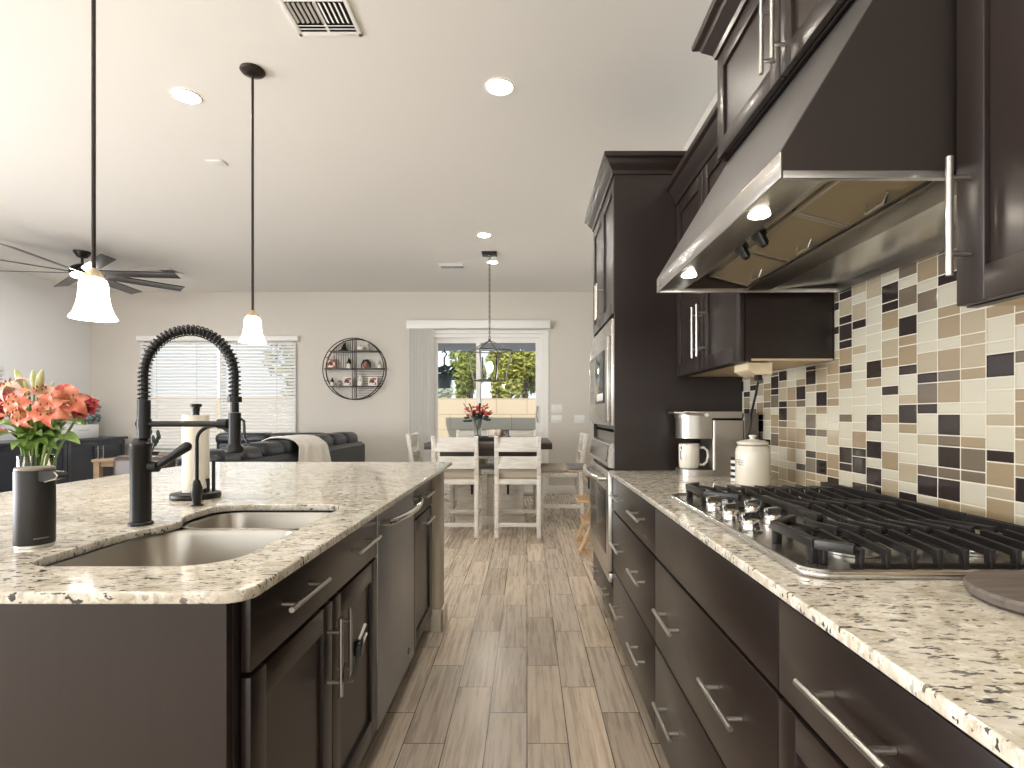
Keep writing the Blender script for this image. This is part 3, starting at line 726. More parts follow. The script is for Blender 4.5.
grate(.525, .990, 1.538, 1.822, .075, .045, 'black cast iron burner grate at the far end of the cooktop, by the canister')
tb = MB().lathe([(0, .915), (.104, .915), (.113, .921), (.115, .930), (.112, .935), (0, .935)], (.788, .802, 0), 48)
tag(tb.build('round_board', GREYW, origin=(.788, .802, .915)), 'round grey weathered wood board on the counter in front of the cooktop', 'board')

# ------------------------------------------------------------------ coffee maker, mug, canister, striped tin
CMST = steel('coffee_maker_steel', (0.40, 0.37, 0.33), 0.36)
cm = thing('coffee_maker', 'stainless single serve coffee maker against the tall cabinet', 'coffee maker', (.84, 2.57, .914))
def rb(mb, x0, x1, y0, y1, z0, z1, r):
    pts = rrect(x0, x1, y0, y1, r, 8); return mb.prism(pts, 'z', z0, z1)
rb(MB(), .705, .985, 2.475, 2.665, .9145, .942, [.012, .085, .085, .012]).build('base', CMST, cm)
rb(MB(), .845, .985, 2.475, 2.665, .9425, 1.168, .012).build('column', CMST, cm)
rb(MB(), .705, .8445, 2.478, 2.662, 1.085, 1.178, [.004, .085, .085, .004]).build('brew_head', CMST, cm)
rb(MB(), .70, .985, 2.474, 2.666, 1.1785, 1.208, [.02, .09, .09, .02]).build('lid', CMST, cm)
MB().tube([(.80, 2.472, 1.193), (.72, 2.475, 1.20), (.685, 2.52, 1.203), (.685, 2.62, 1.203), (.72, 2.665, 1.20)], .006, 8).build('lid_handle', NICK, cm)
MB().cyl((.815, 2.4745, 1.193), (.815, 2.470, 1.193), .009, n=16).build('hinge', CHROME, cm)
rb(MB(), .9855, 1.06, 2.485, 2.655, .9145, 1.20, .01).build('water_tank', pmat('smoke_tank', (0.13, 0.115, 0.10), 0.2, 0.5), cm)
mg = thing('mug', 'cream ceramic mug with a loop handle on the coffee maker base', 'mug', (.762, 2.56, .942))
MB().lathe([(0, .9425), (.040, .9425), (.0455, .948), (.0475, .97), (.0485, 1.05), (.047, 1.058), (.0445, 1.056), (.044, .955), (0, .953)], (.762, 2.56, 0), 32).build('cup', CERAM, mg)
MB().tube([(.807, 2.545, 1.040), (.822, 2.54, 1.043), (.838, 2.535, 1.03), (.842, 2.533, 1.0), (.836, 2.535, .975), (.82, 2.54, .960), (.806, 2.545, .962)], .0065, 10).build('handle', CERAM, mg)
MB().tube([(.7165, 2.54, 1.025), (.7155, 2.545, 1.0), (.7185, 2.537, .985)], .0016, 6).ell((.7185, 2.537, 1.04), (.003, .006, .006), 8, 6).build('print', INK, mg)
cx, cy = .900, 2.175
cn = thing('coffee_canister', 'cream enamel canister with a knobbed lid and COFFEE lettering', 'canister', (cx, cy, .914))
MB().lathe([(0, .9145), (.058, .9145), (.0635, .919), (.065, .93), (.065, 1.045), (.062, 1.06), (.055, 1.070), (.054, 1.076), (0, 1.076)], (cx, cy, 0), 48).build('jar', CERAM, cn)
MB().lathe([(0, 1.0765), (.057, 1.0765), (.060, 1.080), (.059, 1.085), (.045, 1.092), (.014, 1.096), (.009, 1.101), (.015, 1.108), (.014, 1.113), (0, 1.115)], (cx, cy, 0), 40).build('lid', CERAM, cn)
MB().lathe([(.0548, 1.0705), (.0562, 1.0712), (.0562, 1.0745), (.0548, 1.075)], (cx, cy, 0), 40).build('seal', pmat('grey_rubber', (0.25, 0.23, 0.2), 0.7), cn)
finish(wrap_text(text_mesh('COFFEE', .032), (cx, cy), .0653, PI-.12, 1.005), 'lettering', pmat('grey_brown_print', (0.16, 0.14, 0.12), 0.5), cn)
tn = MB()
for i in range(8): tn.m(i % 2).cyl((.893, 2.305, .9147+i*.0125), (.893, 2.305, .9147+i*.0125+.0124), .030, n=28)
tag(tn.build('striped_tin', [WHITE, BLK], origin=(.893, 2.305, .914)), 'small black and white striped tin tucked behind the cream canister', 'tin')

# ------------------------------------------------------------------ island
IF = -.51
ib = thing('sink_cabinet', 'dark brown island sink cabinet, paneled double doors under a plain drawer front', 'cabinet', (-1.0, 1.42, 0), 'island cabinets')
MB().box(-1.55, IF-.021, .985, 1.854, .105, .63).box(-1.55, -.99, .985, 1.854, .63, .893).box(-.545, IF-.021, .985, 1.854, .63, .893).box(-.99, -.545, .985, .998, .63, .893).build('body', ESP, ib)
MB().box(-1.55, IF-.085, .985, 1.854, 0, .104).build('toe_kick', ESP, ib)
MB().box(-1.57, IF-.024, .968, .984, .0, .893).build('end_panel', ESP, ib)
dr = slab('false_front', ib, IF, 1, 1.006, 1.852, .718, .878)
for y in (1.205, 1.66): hpull(dr, IF, 1, y, .800, .21)
d = shaker('door', ib, IF, 1, 1.006, 1.428, .128, .708, rail=.062); vpull(d, IF, 1, 1.392, .475, .675)
d = shaker('door', ib, IF, 1, 1.432, 1.852, .128, .708, rail=.062); vpull(d, IF, 1, 1.468, .475, .675)
CHAR_ = pmat('charcoal_rubber', (0.05, 0.05, 0.05), 0.3)
lk = thing('cabinet_lock', 'looped black and silver child lock hooked over the sink cabinet pulls', 'lock', (-.46, 1.43, .52))
lp = []
for i in range(13):
    a = PI + PI*i/12; lp.append((-.462, 1.430 + .052*math.cos(a), .535 + .035*math.sin(a)))
MB().tube([(-.458, 1.378, .565)] + lp + [(-.458, 1.482, .565)], .0055, 8).build('loop', CHAR_, lk)
MB().box(-.474, -.452, 1.484, 1.512, .535, .575, .004).build('catch', BLKG, lk)
MB().tube([(-.462, 1.512, .548), (-.455, 1.545, .575)], .004, 8).tube([(-.462, 1.500, .576), (-.455, 1.535, .605)], .004, 8).build('release_tab', WHITE, lk)
# dishwasher
dw = thing('dishwasher', 'stainless dishwasher with curved bar handle in the island', 'dishwasher', (-.85, 2.155, 0))
MB().box(-1.12, IF-.03, 1.862, 2.448, .105, .884).build('tub', DARKST, dw)
MB().box(IF-.028, IF+.002, 1.860, 2.450, .115, .884, .004).build('door', APPL, dw)
MB().box(-1.12, IF-.085, 1.862, 2.448, .002, .104).build('toe_kick', BLK, dw)
hp = [(IF+.002, 1.885, .822), (IF+.034, 1.885, .822)] + [(IF+.040+.030*math.sin(PI*i/12), 1.90+.51*i/12, .822) for i in range(13)] + [(IF+.034, 2.425, .822), (IF+.002, 2.425, .822)]
MB().tube(hp, .0125, 12).build('handle', CHROME, dw)
bd = MB().cyl((IF+.0022, 2.33, .185), (IF+.0045, 2.33, .185), .017, n=24).build('badge', CHROME, dw)
MB().tube([(IF+.005, 2.33+.012*math.cos(a*PI/8), .185+.012*math.sin(a*PI/8)) for a in range(16)], .001, 6, closed=True).build('badge_ring', INK, bd)
ie = thing('island_cabinet', 'narrow dark brown island cabinet beyond the dishwasher, drawer over pull-out door', 'cabinet', (-1.0, 2.72, 0), 'island cabinets')
MB().box(-1.55, IF-.021, 2.455, 2.983, .105, .893).build('body', ESP, ie)
MB().box(-1.55, IF-.085, 2.455, 2.983, 0, .104).build('toe_kick', ESP, ie)
dr = slab('drawer', ie, IF, 1, 2.458, 2.920, .718, .878); hpull(dr, IF, 1, 2.70, .80)
d = shaker('door', ie, IF, 1, 2.458, 2.920, .128, .708); hpull(d, IF, 1, 2.70, .672)
# island countertop with sink cut-out
ctr = rrect(-1.90, -.443, .862, 3.235, [.02, .06, .06, .045], 6)
cut = []
base = rrect(-.955, -.562, 1.012, 1.700, [.06, .07, .07, .10], 8)
for (x, y) in base: cut.append((x, y))
# the back edge swells in where the faucet stands
i0 = max(i for i, p in enumerate(cut) if p[0] < -.95 and p[1] > 1.5)
wav = [(-.955 + .045*math.exp(-((y-1.42)/.07)**2), y) for y in [1.60, 1.56, 1.52, 1.49, 1.46, 1.43, 1.40, 1.37, 1.34, 1.30, 1.26, 1.2]]
cut = cut[:i0+1] + wav + cut[i0+1:]
o = finish(outline([ctr, cut], .894, .914, .004), 'island_countertop', GRAN, origin=(-1.17, 2.06, .894))
tag(o, 'speckled cream granite island countertop around the double sink', 'countertop')
sk = thing('double_sink', 'stainless double bowl undermount sink in the island', 'sink', (-.75, 1.36, .70))
def bowl(x0, x1, y0, y1, depth, r):
    mb = MB(); z0 = .8905; rings = []
    for (ins, z) in ((-.014, z0), (0, z0), (.004, z0-.012), (.012, z0-depth+.05), (.028, z0-depth+.014), (.055, z0-depth), (.10, z0-depth-.002)):
        rings.append([mb.bm.verts.new((x, y, z)) for x, y in rrect(x0+ins, x1-ins, y0+ins, y1-ins, max(.012, r-ins*.6), 8)])
    for A, B in zip(rings, rings[1:]):
        n = len(A)
        for k in range(n): mb.bm.faces.new((A[k], A[(k+1) % n], B[(k+1) % n], B[k]))
    mb.bm.faces.new(rings[-1]); mb._fin()
    b = mb.build('basin', SINK, sk, angle=60)
    xm, y_ = (x0+x1)/2, (y0+y1)/2; zb = z0-depth-.002
    MB().lathe([(0, .0005), (.030, .0008), (.042, .004), (.044, .0015), (.044, .0005)], (xm, y_, zb), 28).build('drain', CHROME, b)
bowl(-.962, -.570, 1.022, 1.432, .215, .085); bowl(-.945, -.570, 1.462, 1.695, .18, .075)

# pull-down spring faucet
fx, fy = -.985, 1.39
fc = thing('kitchen_faucet', 'tall matte black spring faucet arching over the sink', 'faucet', (fx, fy, .914))
MB().lathe([(0, .9145), (.028, .9145), (.028, .920), (.025, .923), (0, .923)], (fx, fy, 0), 32).build('base_flange', BLK, fc)
MB().lathe([(0, .9235), (.0232, .9235), (.0232, 1.110), (.0245, 1.113), (.0245, 1.120), (.022, 1.123), (.015, 1.134), (0, 1.140)], (fx, fy, 0), 32).build('body', BLK, fc)
fu = fx+.008
MB().cyl((fu, fy, 1.1345), (fu, fy, 1.232), .0148, n=28).build('upper_column', BLK, fc)
AX = -.7455;  rad = (AX-fu)/2; xc = (AX+fu)/2; zc = 1.294
path = [Vector((fu, fy, 1.232 + (zc-1.232)*i/8)) for i in range(8)]
path += [Vector((xc - rad*math.cos(PI*i/40), fy, zc + rad*math.sin(PI*i/40))) for i in range(41)]
path += [Vector((AX, fy, zc - (zc-1.240)*i/8)) for i in range(1, 9)]
MB().tube(path, .0096, 12).build('hose', BLK, fc)
acc = [0]
for a, b in zip(path, path[1:]): acc.append(acc[-1]+(b-a).length)
def along(s):
    for i in range(len(path)-1):
        if acc[i+1] >= s or i == len(path)-2:
            t = (s-acc[i])/(acc[i+1]-acc[i]); return path[i].lerp(path[i+1], t), (path[i+1]-path[i]).normalized()
hel = []; turns = 44; NP = turns*12
for i in range(NP+1):
    s_ = acc[-1]*i/NP; p, t = along(s_); e1 = Vector((0, 1, 0)); e2 = t.cross(e1).normalized(); a = 2*PI*turns*i/NP
    hel.append(p + (e1*math.cos(a) + e2*math.sin(a))*.0132)
MB().tube(hel, .0018, 6).build('spring', BLK, fc)
MB().cyl((AX, fy, 1.2405), (AX, fy, 1.226), .0165, n=24).build('spring_collar', BLK, fc)
MB().cyl((AX, fy, 1.2255), (AX, fy, 1.20), .010, n=18).build('neck', BLK, fc)
sh = MB().lathe([(0, 1.1995), (.0145, 1.1995), (.0145, 1.122), (.0165, 1.115), (.0225, 1.108), (.023, 1.101), (.020, 1.098), (0, 1.098)], (AX, fy, 0), 28).build('spray_head', BLK, fc)
MB().tube([(AX+.0165, fy-.004, 1.185), (AX+.026, fy-.004, 1.178), (AX+.027, fy-.004, 1.14), (AX+.036, fy-.004, 1.118)], .0035, 8).build('spray_lever', BLKG, sh)
MB().cyl((fu-.018, fy, 1.171), (AX-.0165, fy, 1.171), .0075, n=16).cyl((AX-.042, fy, 1.171), (AX-.0168, fy, 1.171), .0125, n=16).cyl((fu, fy, 1.158), (fu, fy, 1.184), .0165, n=24).build('support_arm', BLK, fc)
lv = MB().cyl((fx+.0225, fy, 1.062), (fx+.044, fy, 1.062), .0135, n=24).build('lever_hub', BLK, fc)
MB().cyl((fx+.047, fy-.002, 1.064), (fx+.118, fy-.002, 1.113), .0075, .0125, 16).ell((fx+.118, fy-.002, 1.113), (.0125, .0125, .0125), 14, 10).build('lever', BLK, lv)
# drinking water faucet
gx, gy = -1.018, 1.68
df = thing('water_faucet', 'small black gooseneck drinking water faucet behind the sink', 'faucet', (gx, gy, .914))
MB().lathe([(0, .9145), (.019, .9145), (.019, .918), (.012, .921), (.0125, .935), (.017, .955), (.016, .968), (.0095, .990), (.0065, .994), (0, .994)], (gx, gy, 0), 28).build('base', BLK, df)
gp = [(gx, gy, .994), (gx, gy, 1.06), (gx, gy, 1.115)] + [(gx+.055-.055*math.cos(PI*i/14), gy, 1.115+.045*math.sin(PI*i/14)) for i in range(1, 15)] + [(gx+.114, gy, 1.085)]
MB().tube(gp, .0058, 10).build('spout', BLK, df)
MB().cyl((gx+.012, gy+.02, .958), (gx+.022, gy+.02, .958), .007, n=14).tube([(gx+.022, gy+.02, .955), (gx+.025, gy+.018, .972), (gx+.024, gy+.016, .996)], [.006, .0045, .0065], 10).build('lever', BLK, df)
# paper towel holder and roll
px_, py_ = -1.118, 1.84
ph = thing('paper_towel_holder', 'black paper towel holder with round base and knob, behind the sink', 'paper towel holder', (px_, py_, .914))
MB().lathe([(0, .9145), (.074, .9145), (.076, .918), (.076, .928), (.073, .932), (0, .934)], (px_, py_, 0), 40).build('base', BLK, ph)
MB().cyl((px_, py_, .9345), (px_, py_, 1.192), .008, n=14).cyl((px_, py_, 1.193), (px_, py_, 1.208), .011, n=16).build('post', BLK, ph)
MB().lathe([(0, 1.2065), (.012, 1.2065), (.0125, 1.219), (.017, 1.221), (.018, 1.229), (.016, 1.231), (0, 1.231)], (px_, py_, 0), 24).build('knob', BLK, ph)
MB().cyl((px_+.054, py_+.01, .9345), (px_+.054, py_+.01, 1.04), .0055, n=12).build('tension_arm', BLK, ph)
tag(MB().lathe([(.0175, .935), (.039, .935), (.040, .938), (.040, 1.190), (.039, 1.193), (.0175, 1.193), (.0175, .935)], (px_, py_, 0), 40).build('paper_towel_roll', PAPER, origin=(px_, py_, .935)), 'cream paper towel roll standing on the black holder', 'paper towel')
# soap dispenser
sx_, sy_ = -1.052, 1.165
sp = thing('soap_dispenser', 'matte dark cylindrical soap dispenser with a side spout at the island\'s left edge', 'soap dispenser', (sx_, sy_, .914))
CHAR = pmat('charcoal_plastic', (0.022, 0.019, 0.017), 0.42, spec=0.35)
MB().cyl((sx_, sy_, .9145), (sx_, sy_, .920), .0332, n=40).build('foot', NICK, sp)
MB().lathe([(0, .9205), (.0342, .9205), (.0348, .923), (.0348, 1.074), (.034, 1.0765), (0, 1.077)], (sx_, sy_, 0), 48).build('body', CHAR, sp)
MB().lathe([(0, 1.0772), (.0338, 1.0772), (.0338, 1.0815), (.0325, 1.083), (0, 1.083)], (sx_, sy_, 0), 48).build('lid', pmat('lid_grey', (0.24, 0.22, 0.19), 0.4), sp)
MB().prism([(sx_+.024, 1.076), (sx_+.060, 1.074), (sx_+.067, 1.067), (sx_+.063, 1.060), (sx_+.038, 1.053), (sx_+.024, 1.056)], 'y', sy_-.022, sy_+.006).build('spout', CHAR, sp)
MB().tube([(sx_+.041, sy_-.0225, 1.0535), (sx_+.064, sy_-.0225, 1.060), (sx_+.0675, sy_-.0225, 1.067), (sx_+.061, sy_-.0225, 1.0745)], .0014, 6).build('spout_trim', NICK, sp)
finish(wrap_text(text_mesh('simplehuman', .0052), (sx_, sy_), .0350, R(-30), .935), 'lettering', GREYT, sp)

# ------------------------------------------------------------------ bouquet on the island
VX, VY = -1.305, 1.45
vs = thing('glass_vase', 'clear glass vase holding the lily bouquet on the island, behind the soap dispenser', 'vase', (VX, VY, .914))
MB().lathe([(0, .915), (.037, .915), (.0395, .918), (.0400, 1.086), (.0390, 1.088), (.0375, 1.086), (.0372, .924), (0, .922)], (VX, VY, 0), 40).build('glass', GLASS, vs)
MB().lathe([(0, .9235), (.0366, .9245), (.0366, 1.03), (0, 1.03)], (VX, VY, 0), 32).build('water', WATER, vs)
BK = 545/VY
def bp(u, v, dy=0.0):
    y = VY+dy; k = 545/y
    return Vector(((u-527)/k, y, CAMZ-(v-414.5)/k))
def frame(d):
    return Vector(d).to_track_quat('Z', 'Y').to_matrix()
def petal(mb, c, M, ang, L, W, lift, curl):
    ca, sa = math.cos(ang), math.sin(ang)
    def fn(u, v):
        t = u; wv = (v-.5)*2
        r = L*(.06 + .90*t) ; zz = L*(lift*math.sin(t*PI*.62) - curl*t**3)
        wd = W*math.sin(PI*min(1, t*.94+.06)**.75)*.5
        zz += .18*wd*abs(wv)**2*1.5
        p = Vector((r*ca - wd*wv*sa, r*sa + wd*wv*ca, zz))
        return c + M @ p
    mb.grid(fn, 7, 4)
def stem(root, top, parent=None, mt=None, r=.0032):
    b = Vector((VX + (top.x-VX)*.18 + random.uniform(-.012, .012), VY + random.uniform(-.02, .02), .935))
    m1 = Vector((VX + (top.x-VX)*.45, VY+(top.y-VY)*.4, 1.09)); m1.x = max(VX-.024, min(VX+.024, m1.x))
    pts = []
    for i in range(11):
        t = i/10; pts.append(b*(1-t)**2 + m1*2*t*(1-t) + top*t*t)
    return MB().tube(pts, r, 7).build('stem', STEMM, root)
def lily(u, v, dy, d, L, mt, label):
    c = bp(u, v, dy); M = frame(d)
    t = thing('lily', label, 'flower', (VX, VY, .93), 'flowers in the island bouquet')
    stem(t, c - M @ Vector((0, 0, .02)))
    mb = MB(); off = random.random()
    for k in range(6): petal(mb, c, M, off + k*PI/3, L*(1 if k % 2 else .94), L*(.66 if k % 2 else .52), .55, .62)
    mb.build('petals', mt, t, recalc=False)
    s_ = MB(); an = MB()
    for k in range(6):
        a = off + .5 + k*PI/3; e = c + M @ Vector((math.cos(a)*L*.28, math.sin(a)*L*.28, L*.55)); s_.tube([c, (c+e)/2 + M @ Vector((0, 0, L*.06)), e], .0008, 5); an.ell(e, (.0022, .0022, .004), 8, 6)
    s_.build('stamens', BUDM, t); an.build('anthers', ANTH, t)
def ruffle(u, v, dy, r, mt, label, name):
    c = bp(u, v, dy); M = frame((.2, -.75, .55))
    t = thing(name, label, 'flower', (VX, VY, .93), 'flowers in the island bouquet')
    stem(t, c - M @ Vector((0, 0, r*.4)))
    mb = MB()
    for ring, (n, rr, lift, w) in enumerate(((10, 1.0, .25, .75), (9, .82, .75, .7), (7, .6, 1.2, .65), (5, .4, 1.7, .6))):
        for k in range(n): petal(mb, c - M @ Vector((0, 0, r*.3)), M, 2*PI*k/n + ring*.4, r*rr, r*w, lift, .25)
    mb.build('petals', mt, t, recalc=False)
def bud(u, v, dy, d, L, label):
    c = bp(u, v, dy); M = frame(d)
    t = thing('lily_bud', label, 'flower bud', (VX, VY, .93), 'flowers in the island bouquet')
    stem(t, c, r=.0026)
    MB().lathe([(0, 0), (L*.10, L*.06), (L*.16, L*.35), (L*.15, L*.6), (L*.07, L*.92), (0, L)], c, 12, axis=d).build('bud', BUDM, t)
lily(52, 411, -.075, (.12, -.9, .15), .052, CORAL, 'coral lily bloom at the front center of the island bouquet')
lily(68, 404, -.05, (.55, -.65, .35), .054, CORAL, 'coral lily bloom at the right of center, below the red carnation')
lily(22, 404, -.06, (-.2, -.8, .4), .050, CORAL, 'coral lily bloom left of center in the island bouquet')
lily(14, 391, -.03, (-.35, -.55, .75), .050, PINKP, 'pale pink lily bloom at upper left of the island bouquet')
lily(4, 417, -.05, (-.55, -.7, .05), .048, CORAL, 'coral lily bloom at the lower left, drooping over the vase')
lily(43, 396, .0, (.1, -.5, .8), .044, PINKP, 'pale pink lily bloom standing behind the front coral lily')
lily(27, 414, -.075, (-.15, -.95, -.1), .046, CORAL, 'coral lily bloom low at the front left, above the leaves')
ruffle(82, 405, -.01, .042, REDP, 'red ruffled carnation at the right side of the island bouquet', 'carnation')
ruffle(64, 392, .02, .034, ROSEP, 'coral pink rose above the carnation in the island bouquet', 'rose')
ruffle(4, 404, .01, .038, REDP, 'red ruffled carnation at the left side of the island bouquet', 'carnation')
ruffle(-3, 391, .03, .036, ROSEP, 'coral pink rose at the far left edge of the island bouquet', 'rose')
bud(24, 388, .0, (-.32, -.1, .9), .055, 'long green lily bud pointing up left at the top of the bouquet')
bud(34, 388, .03, (-.05, .0, 1), .050, 'pale cream lily bud standing tallest at the top center')
bud(38, 390, .0, (.28, -.1, .9), .058, 'pale green lily bud leaning right at the top of the bouquet')
bud(29, 393, -.03, (-.05, -.3, .8), .034, 'short green lily bud below the tall ones')
bud(48, 394, .02, (.3, .1, .9), .036, 'short green lily bud beside the coral rose')
lf = MB()
def leaf(a, b, W, sag):
    a, b = Vector(a), Vector(b); d = (b-a); side = d.cross(Vector((0, -.5, 1))).normalized()
    def fn(u, v):
        wv = (v-.5)*2; wd = W*math.sin(PI*min(1, u*.96+.02)**.8)*.5
        return a + d*u + side*wd*wv + Vector((0, 0, sag*math.sin(PI*u) + .25*wd*abs(wv)))
    lf.grid(fn, 8, 4)
CV = Vector((VX, VY, 1.10))
for (u, v, dy, W, sg) in ((-12, 442, -.10, .050, .035), (80, 444, -.10, .044, .03), (-10, 428, -.03, .045, .03), (86, 425, -.04, .060, .03), (88, 418, .04, .035, .03), (48, 424, -.06, .030, .01),
                          (10, 432, -.08, .030, .01), (60, 430, -.09, .032, .02), (30, 430, -.09, .028, .0), (-5, 420, .05, .032, .02), (70, 415, .05, .034, .02), (40, 405, .04, .03, .0), (20, 410, .04, .03, .0), (55, 400, .06, .03, .0)):
    leaf(CV + Vector((random.uniform(-.02, .02), random.uniform(-.02, .02), random.uniform(-.02, .03))), bp(u, v, dy), W, sg)
for (u, v) in ((12, 450), (24, 446), (36, 449), (48, 445), (58, 450), (66, 440), (18, 438), (42, 436), (54, 436), (30, 440)):
    leaf(CV + Vector((random.uniform(-.015, .015), -.02, .0)), bp(u, v, -.085), .034, .025)
for i in range(26):
    a = random.uniform(0, 2*PI); leaf(CV + Vector((0, 0, random.uniform(-.02, .03))), CV + Vector((math.cos(a)*random.uniform(.05, .09), math.sin(a)*.07, random.uniform(.04, .13))), .028, .01)
o = lf.build('bouquet_leaves', LEAF, origin=(VX, VY, 1.09), recalc=False); o['kind'] = 'stuff'
tag(o, 'long green leaves spreading below the lilies in the island vase', 'leaves')

# ------------------------------------------------------------------ pendants
def pendant(x, y, zb, label):
    t = thing('pendant_light', label, 'pendant lamp', (x, y, zb), 'island pendant lamps')
    MB().lathe([(0, -.001), (.062, -.001), (.064, -.008), (.056, -.018), (.022, -.028), (0, -.030)], (x, y, H), 32).build('canopy', BRONZE, t)
    MB().cyl((x, y, H-.030), (x, y, zb+.172), .0065, n=12).build('rod', BRONZE, t)
    MB().lathe([(0, .172), (.011, .172), (.014, .165), (.028, .150), (.030, .140), (0, .140)], (x, y, zb), 24).build('cap', BRASS, t)
    MB().lathe([(.022, .1395), (.036, .134), (.041, .120), (.0435, .080), (.048, .050), (.057, .022), (.069, .002), (.067, .000), (.055, .018), (.044, .050), (.040, .080), (.0375, .118), (.020, .136)], (x, y, zb), 40).build('shade', SHADE, t)
    l = bpy.data.lights.new('pendant_bulb', 'POINT'); l.energy = 5; l.color = (1, .88, .70); l.shadow_soft_size = .03
    lo = bpy.data.objects.new('pendant_bulb', l); COL.objects.link(lo); lo.location = (x, y, zb+.045)
pendant(-1.475, 1.855, 1.520, 'white bell shade pendant lamp hanging at left, in front of the ceiling fan')
pendant(-1.475, 2.93, 1.582, 'white bell shade pendant lamp in front of the back window')

# ------------------------------------------------------------------ ceiling fan
FX, FY = -5.06, 6.2
fn_ = thing('ceiling_fan', 'dark eight blade ceiling fan with a lit round lamp over the living area', 'ceiling fan', (FX, FY, H))
MB().lathe([(0, -.001), (.085, -.001), (.085, -.012), (.05, -.065), (.02, -.075), (0, -.075)], (FX, FY, H), 28).build('canopy', BRONZE, fn_)
MB().cyl((FX, FY, H-.075), (FX, FY, 2.885), .013, n=14).build('downrod', BRONZE, fn_)
MB().lathe([(0, 2.90), (.05, 2.90), (.10, 2.87), (.12, 2.83), (.125, 2.79), (.10, 2.775), (0, 2.775)], (FX, FY, 0), 32).build('motor_housing', BRONZE, fn_)
MB().lathe([(0, 2.774), (.105, 2.774), (.10, 2.758), (.06, 2.746), (0, 2.743)], (FX, FY, 0), 32).build('lamp', FANL, fn_)
BLADE = pmat('fan_blade', (0.045, 0.040, 0.038), 0.3)
for k in range(8):
    a = R(6 + 45*k); dv = Vector((math.cos(a), math.sin(a), 0)); nv = Vector((-dv.y, dv.x, 0))
    c0 = Vector((FX, FY, 2.805)); tw = R(14)
    up = (nv*math.sin(tw) + Vector((0, 0, math.cos(tw))))
    MB().bar(c0+dv*.10, c0+dv*1.02, .135, .007, up=up, bev=.003).build('blade', BLADE, fn_)

# ------------------------------------------------------------------ lantern chandelier over the table
LX, LY = -.43, 6.26
ln = thing('lantern_chandelier', 'dark metal cage lantern chandelier with a lit bulb over the dining table', 'chandelier', (LX, LY, 1.58))
MB().box(LX-.085, LX+.085, LY-.085, LY+.085, H-.022, H-.001, .004).build('canopy', BRONZE, ln)
ch = MB(); z = H-.022; i = 0
while z > 2.06:
    e = .010
    pts = [(LX + (e*math.cos(2*PI*k/10) if i % 2 else 0), LY + (0 if i % 2 else e*math.cos(2*PI*k/10)), z-.019+.019*math.sin(2*PI*k/10)) for k in range(10)]
    ch.tube(pts, .0032, 5, closed=True); z -= .030; i += 1
ch.build('chain', BRONZE, ln)
cg = MB(); rt = R(25)
def sq(h, z): return [Vector((LX+h*math.cos(rt+PI/4+k*PI/2), LY+h*math.sin(rt+PI/4+k*PI/2), z)) for k in range(4)]
top, bot = sq(.27, 1.925), sq(.20, 1.585); apex = Vector((LX, LY, 2.045))
for k in range(4):
    cg.bar(top[k], top[(k+1) % 4], .012, .012).bar(bot[k], bot[(k+1) % 4], .012, .012).bar(top[k], bot[k], .012, .012).bar(apex, top[k], .010, .010)
cg.cyl(apex, (LX, LY, 2.06), .014, n=12).cyl((LX, LY, 1.62), (LX, LY, 1.585), .02, n=12).bar(bot[0], bot[2], .012, .010).bar(bot[1], bot[3], .012, .010)
cg.build('cage', pmat('aged_zinc', (0.10, 0.095, 0.09), 0.4, 0.8), ln)
MB().lathe([(.075, 1.62), (.085, 1.70), (.09, 1.85), (.087, 1.85), (.082, 1.70), (.072, 1.62)], (LX, LY, 0), 28).build('glass_shade', PANE, ln)
MB().ell((LX, LY, 1.74), (.036, .036, .060), 18, 12).build('bulb', BULB, ln)
MB().cyl((LX, LY, 1.62), (LX, LY, 1.685), .018, n=14).build('socket', BRASS, ln)

# ------------------------------------------------------------------ dining table
TXc, TYc = -.40, 6.26
dt = thing('dining_table', 'square counter height dining table with dark top and whitewashed pedestal', 'table', (TXc, TYc, 0))
MB().box(TXc-.66, TXc+.66, TYc-.66, TYc+.66, .835, .900, .006).build('tabletop', DWOOD, dt)
MB().box(TXc-.52, TXc+.52, TYc-.52, TYc+.52, .755, .8345, .004).build('apron', DWOOD, dt)
MB().box(TXc-.375, TXc+.375, TYc-.375, TYc+.375, .55, .60, .005).build('shelf', WWOOD, dt)
for sx in (-1, 1):
    for sy in (-1, 1): MB().box(TXc+sx*.31-.055, TXc+sx*.31+.055, TYc+sy*.31-.055, TYc+sy*.31+.055, .601, .7545, .004).build('post', WWOOD, dt)
MB().box(TXc-.36, TXc-.03, TYc-.36, TYc+.36, .10, .549, .006).box(TXc+.03, TXc+.36, TYc-.36, TYc+.36, .10, .549, .006).box(TXc-.03, TXc+.03, TYc-.30, TYc+.30, .10, .549).build('pedestal', WWOOD, dt)
MB().box(TXc-.375, TXc+.375, TYc-.375, TYc+.375, .0, .099, .006).build('plinth', WWOOD, dt)
for sx in (-1, 1): MB().box(TXc+sx*.195-.012, TXc+sx*.195+.012, TYc-.368, TYc-.3605, .33, .45, .002).box(TXc+sx*.195-.025, TXc+sx*.195+.025, TYc-.366, TYc-.3605, .43, .45).build('bracket', BLK, dt)
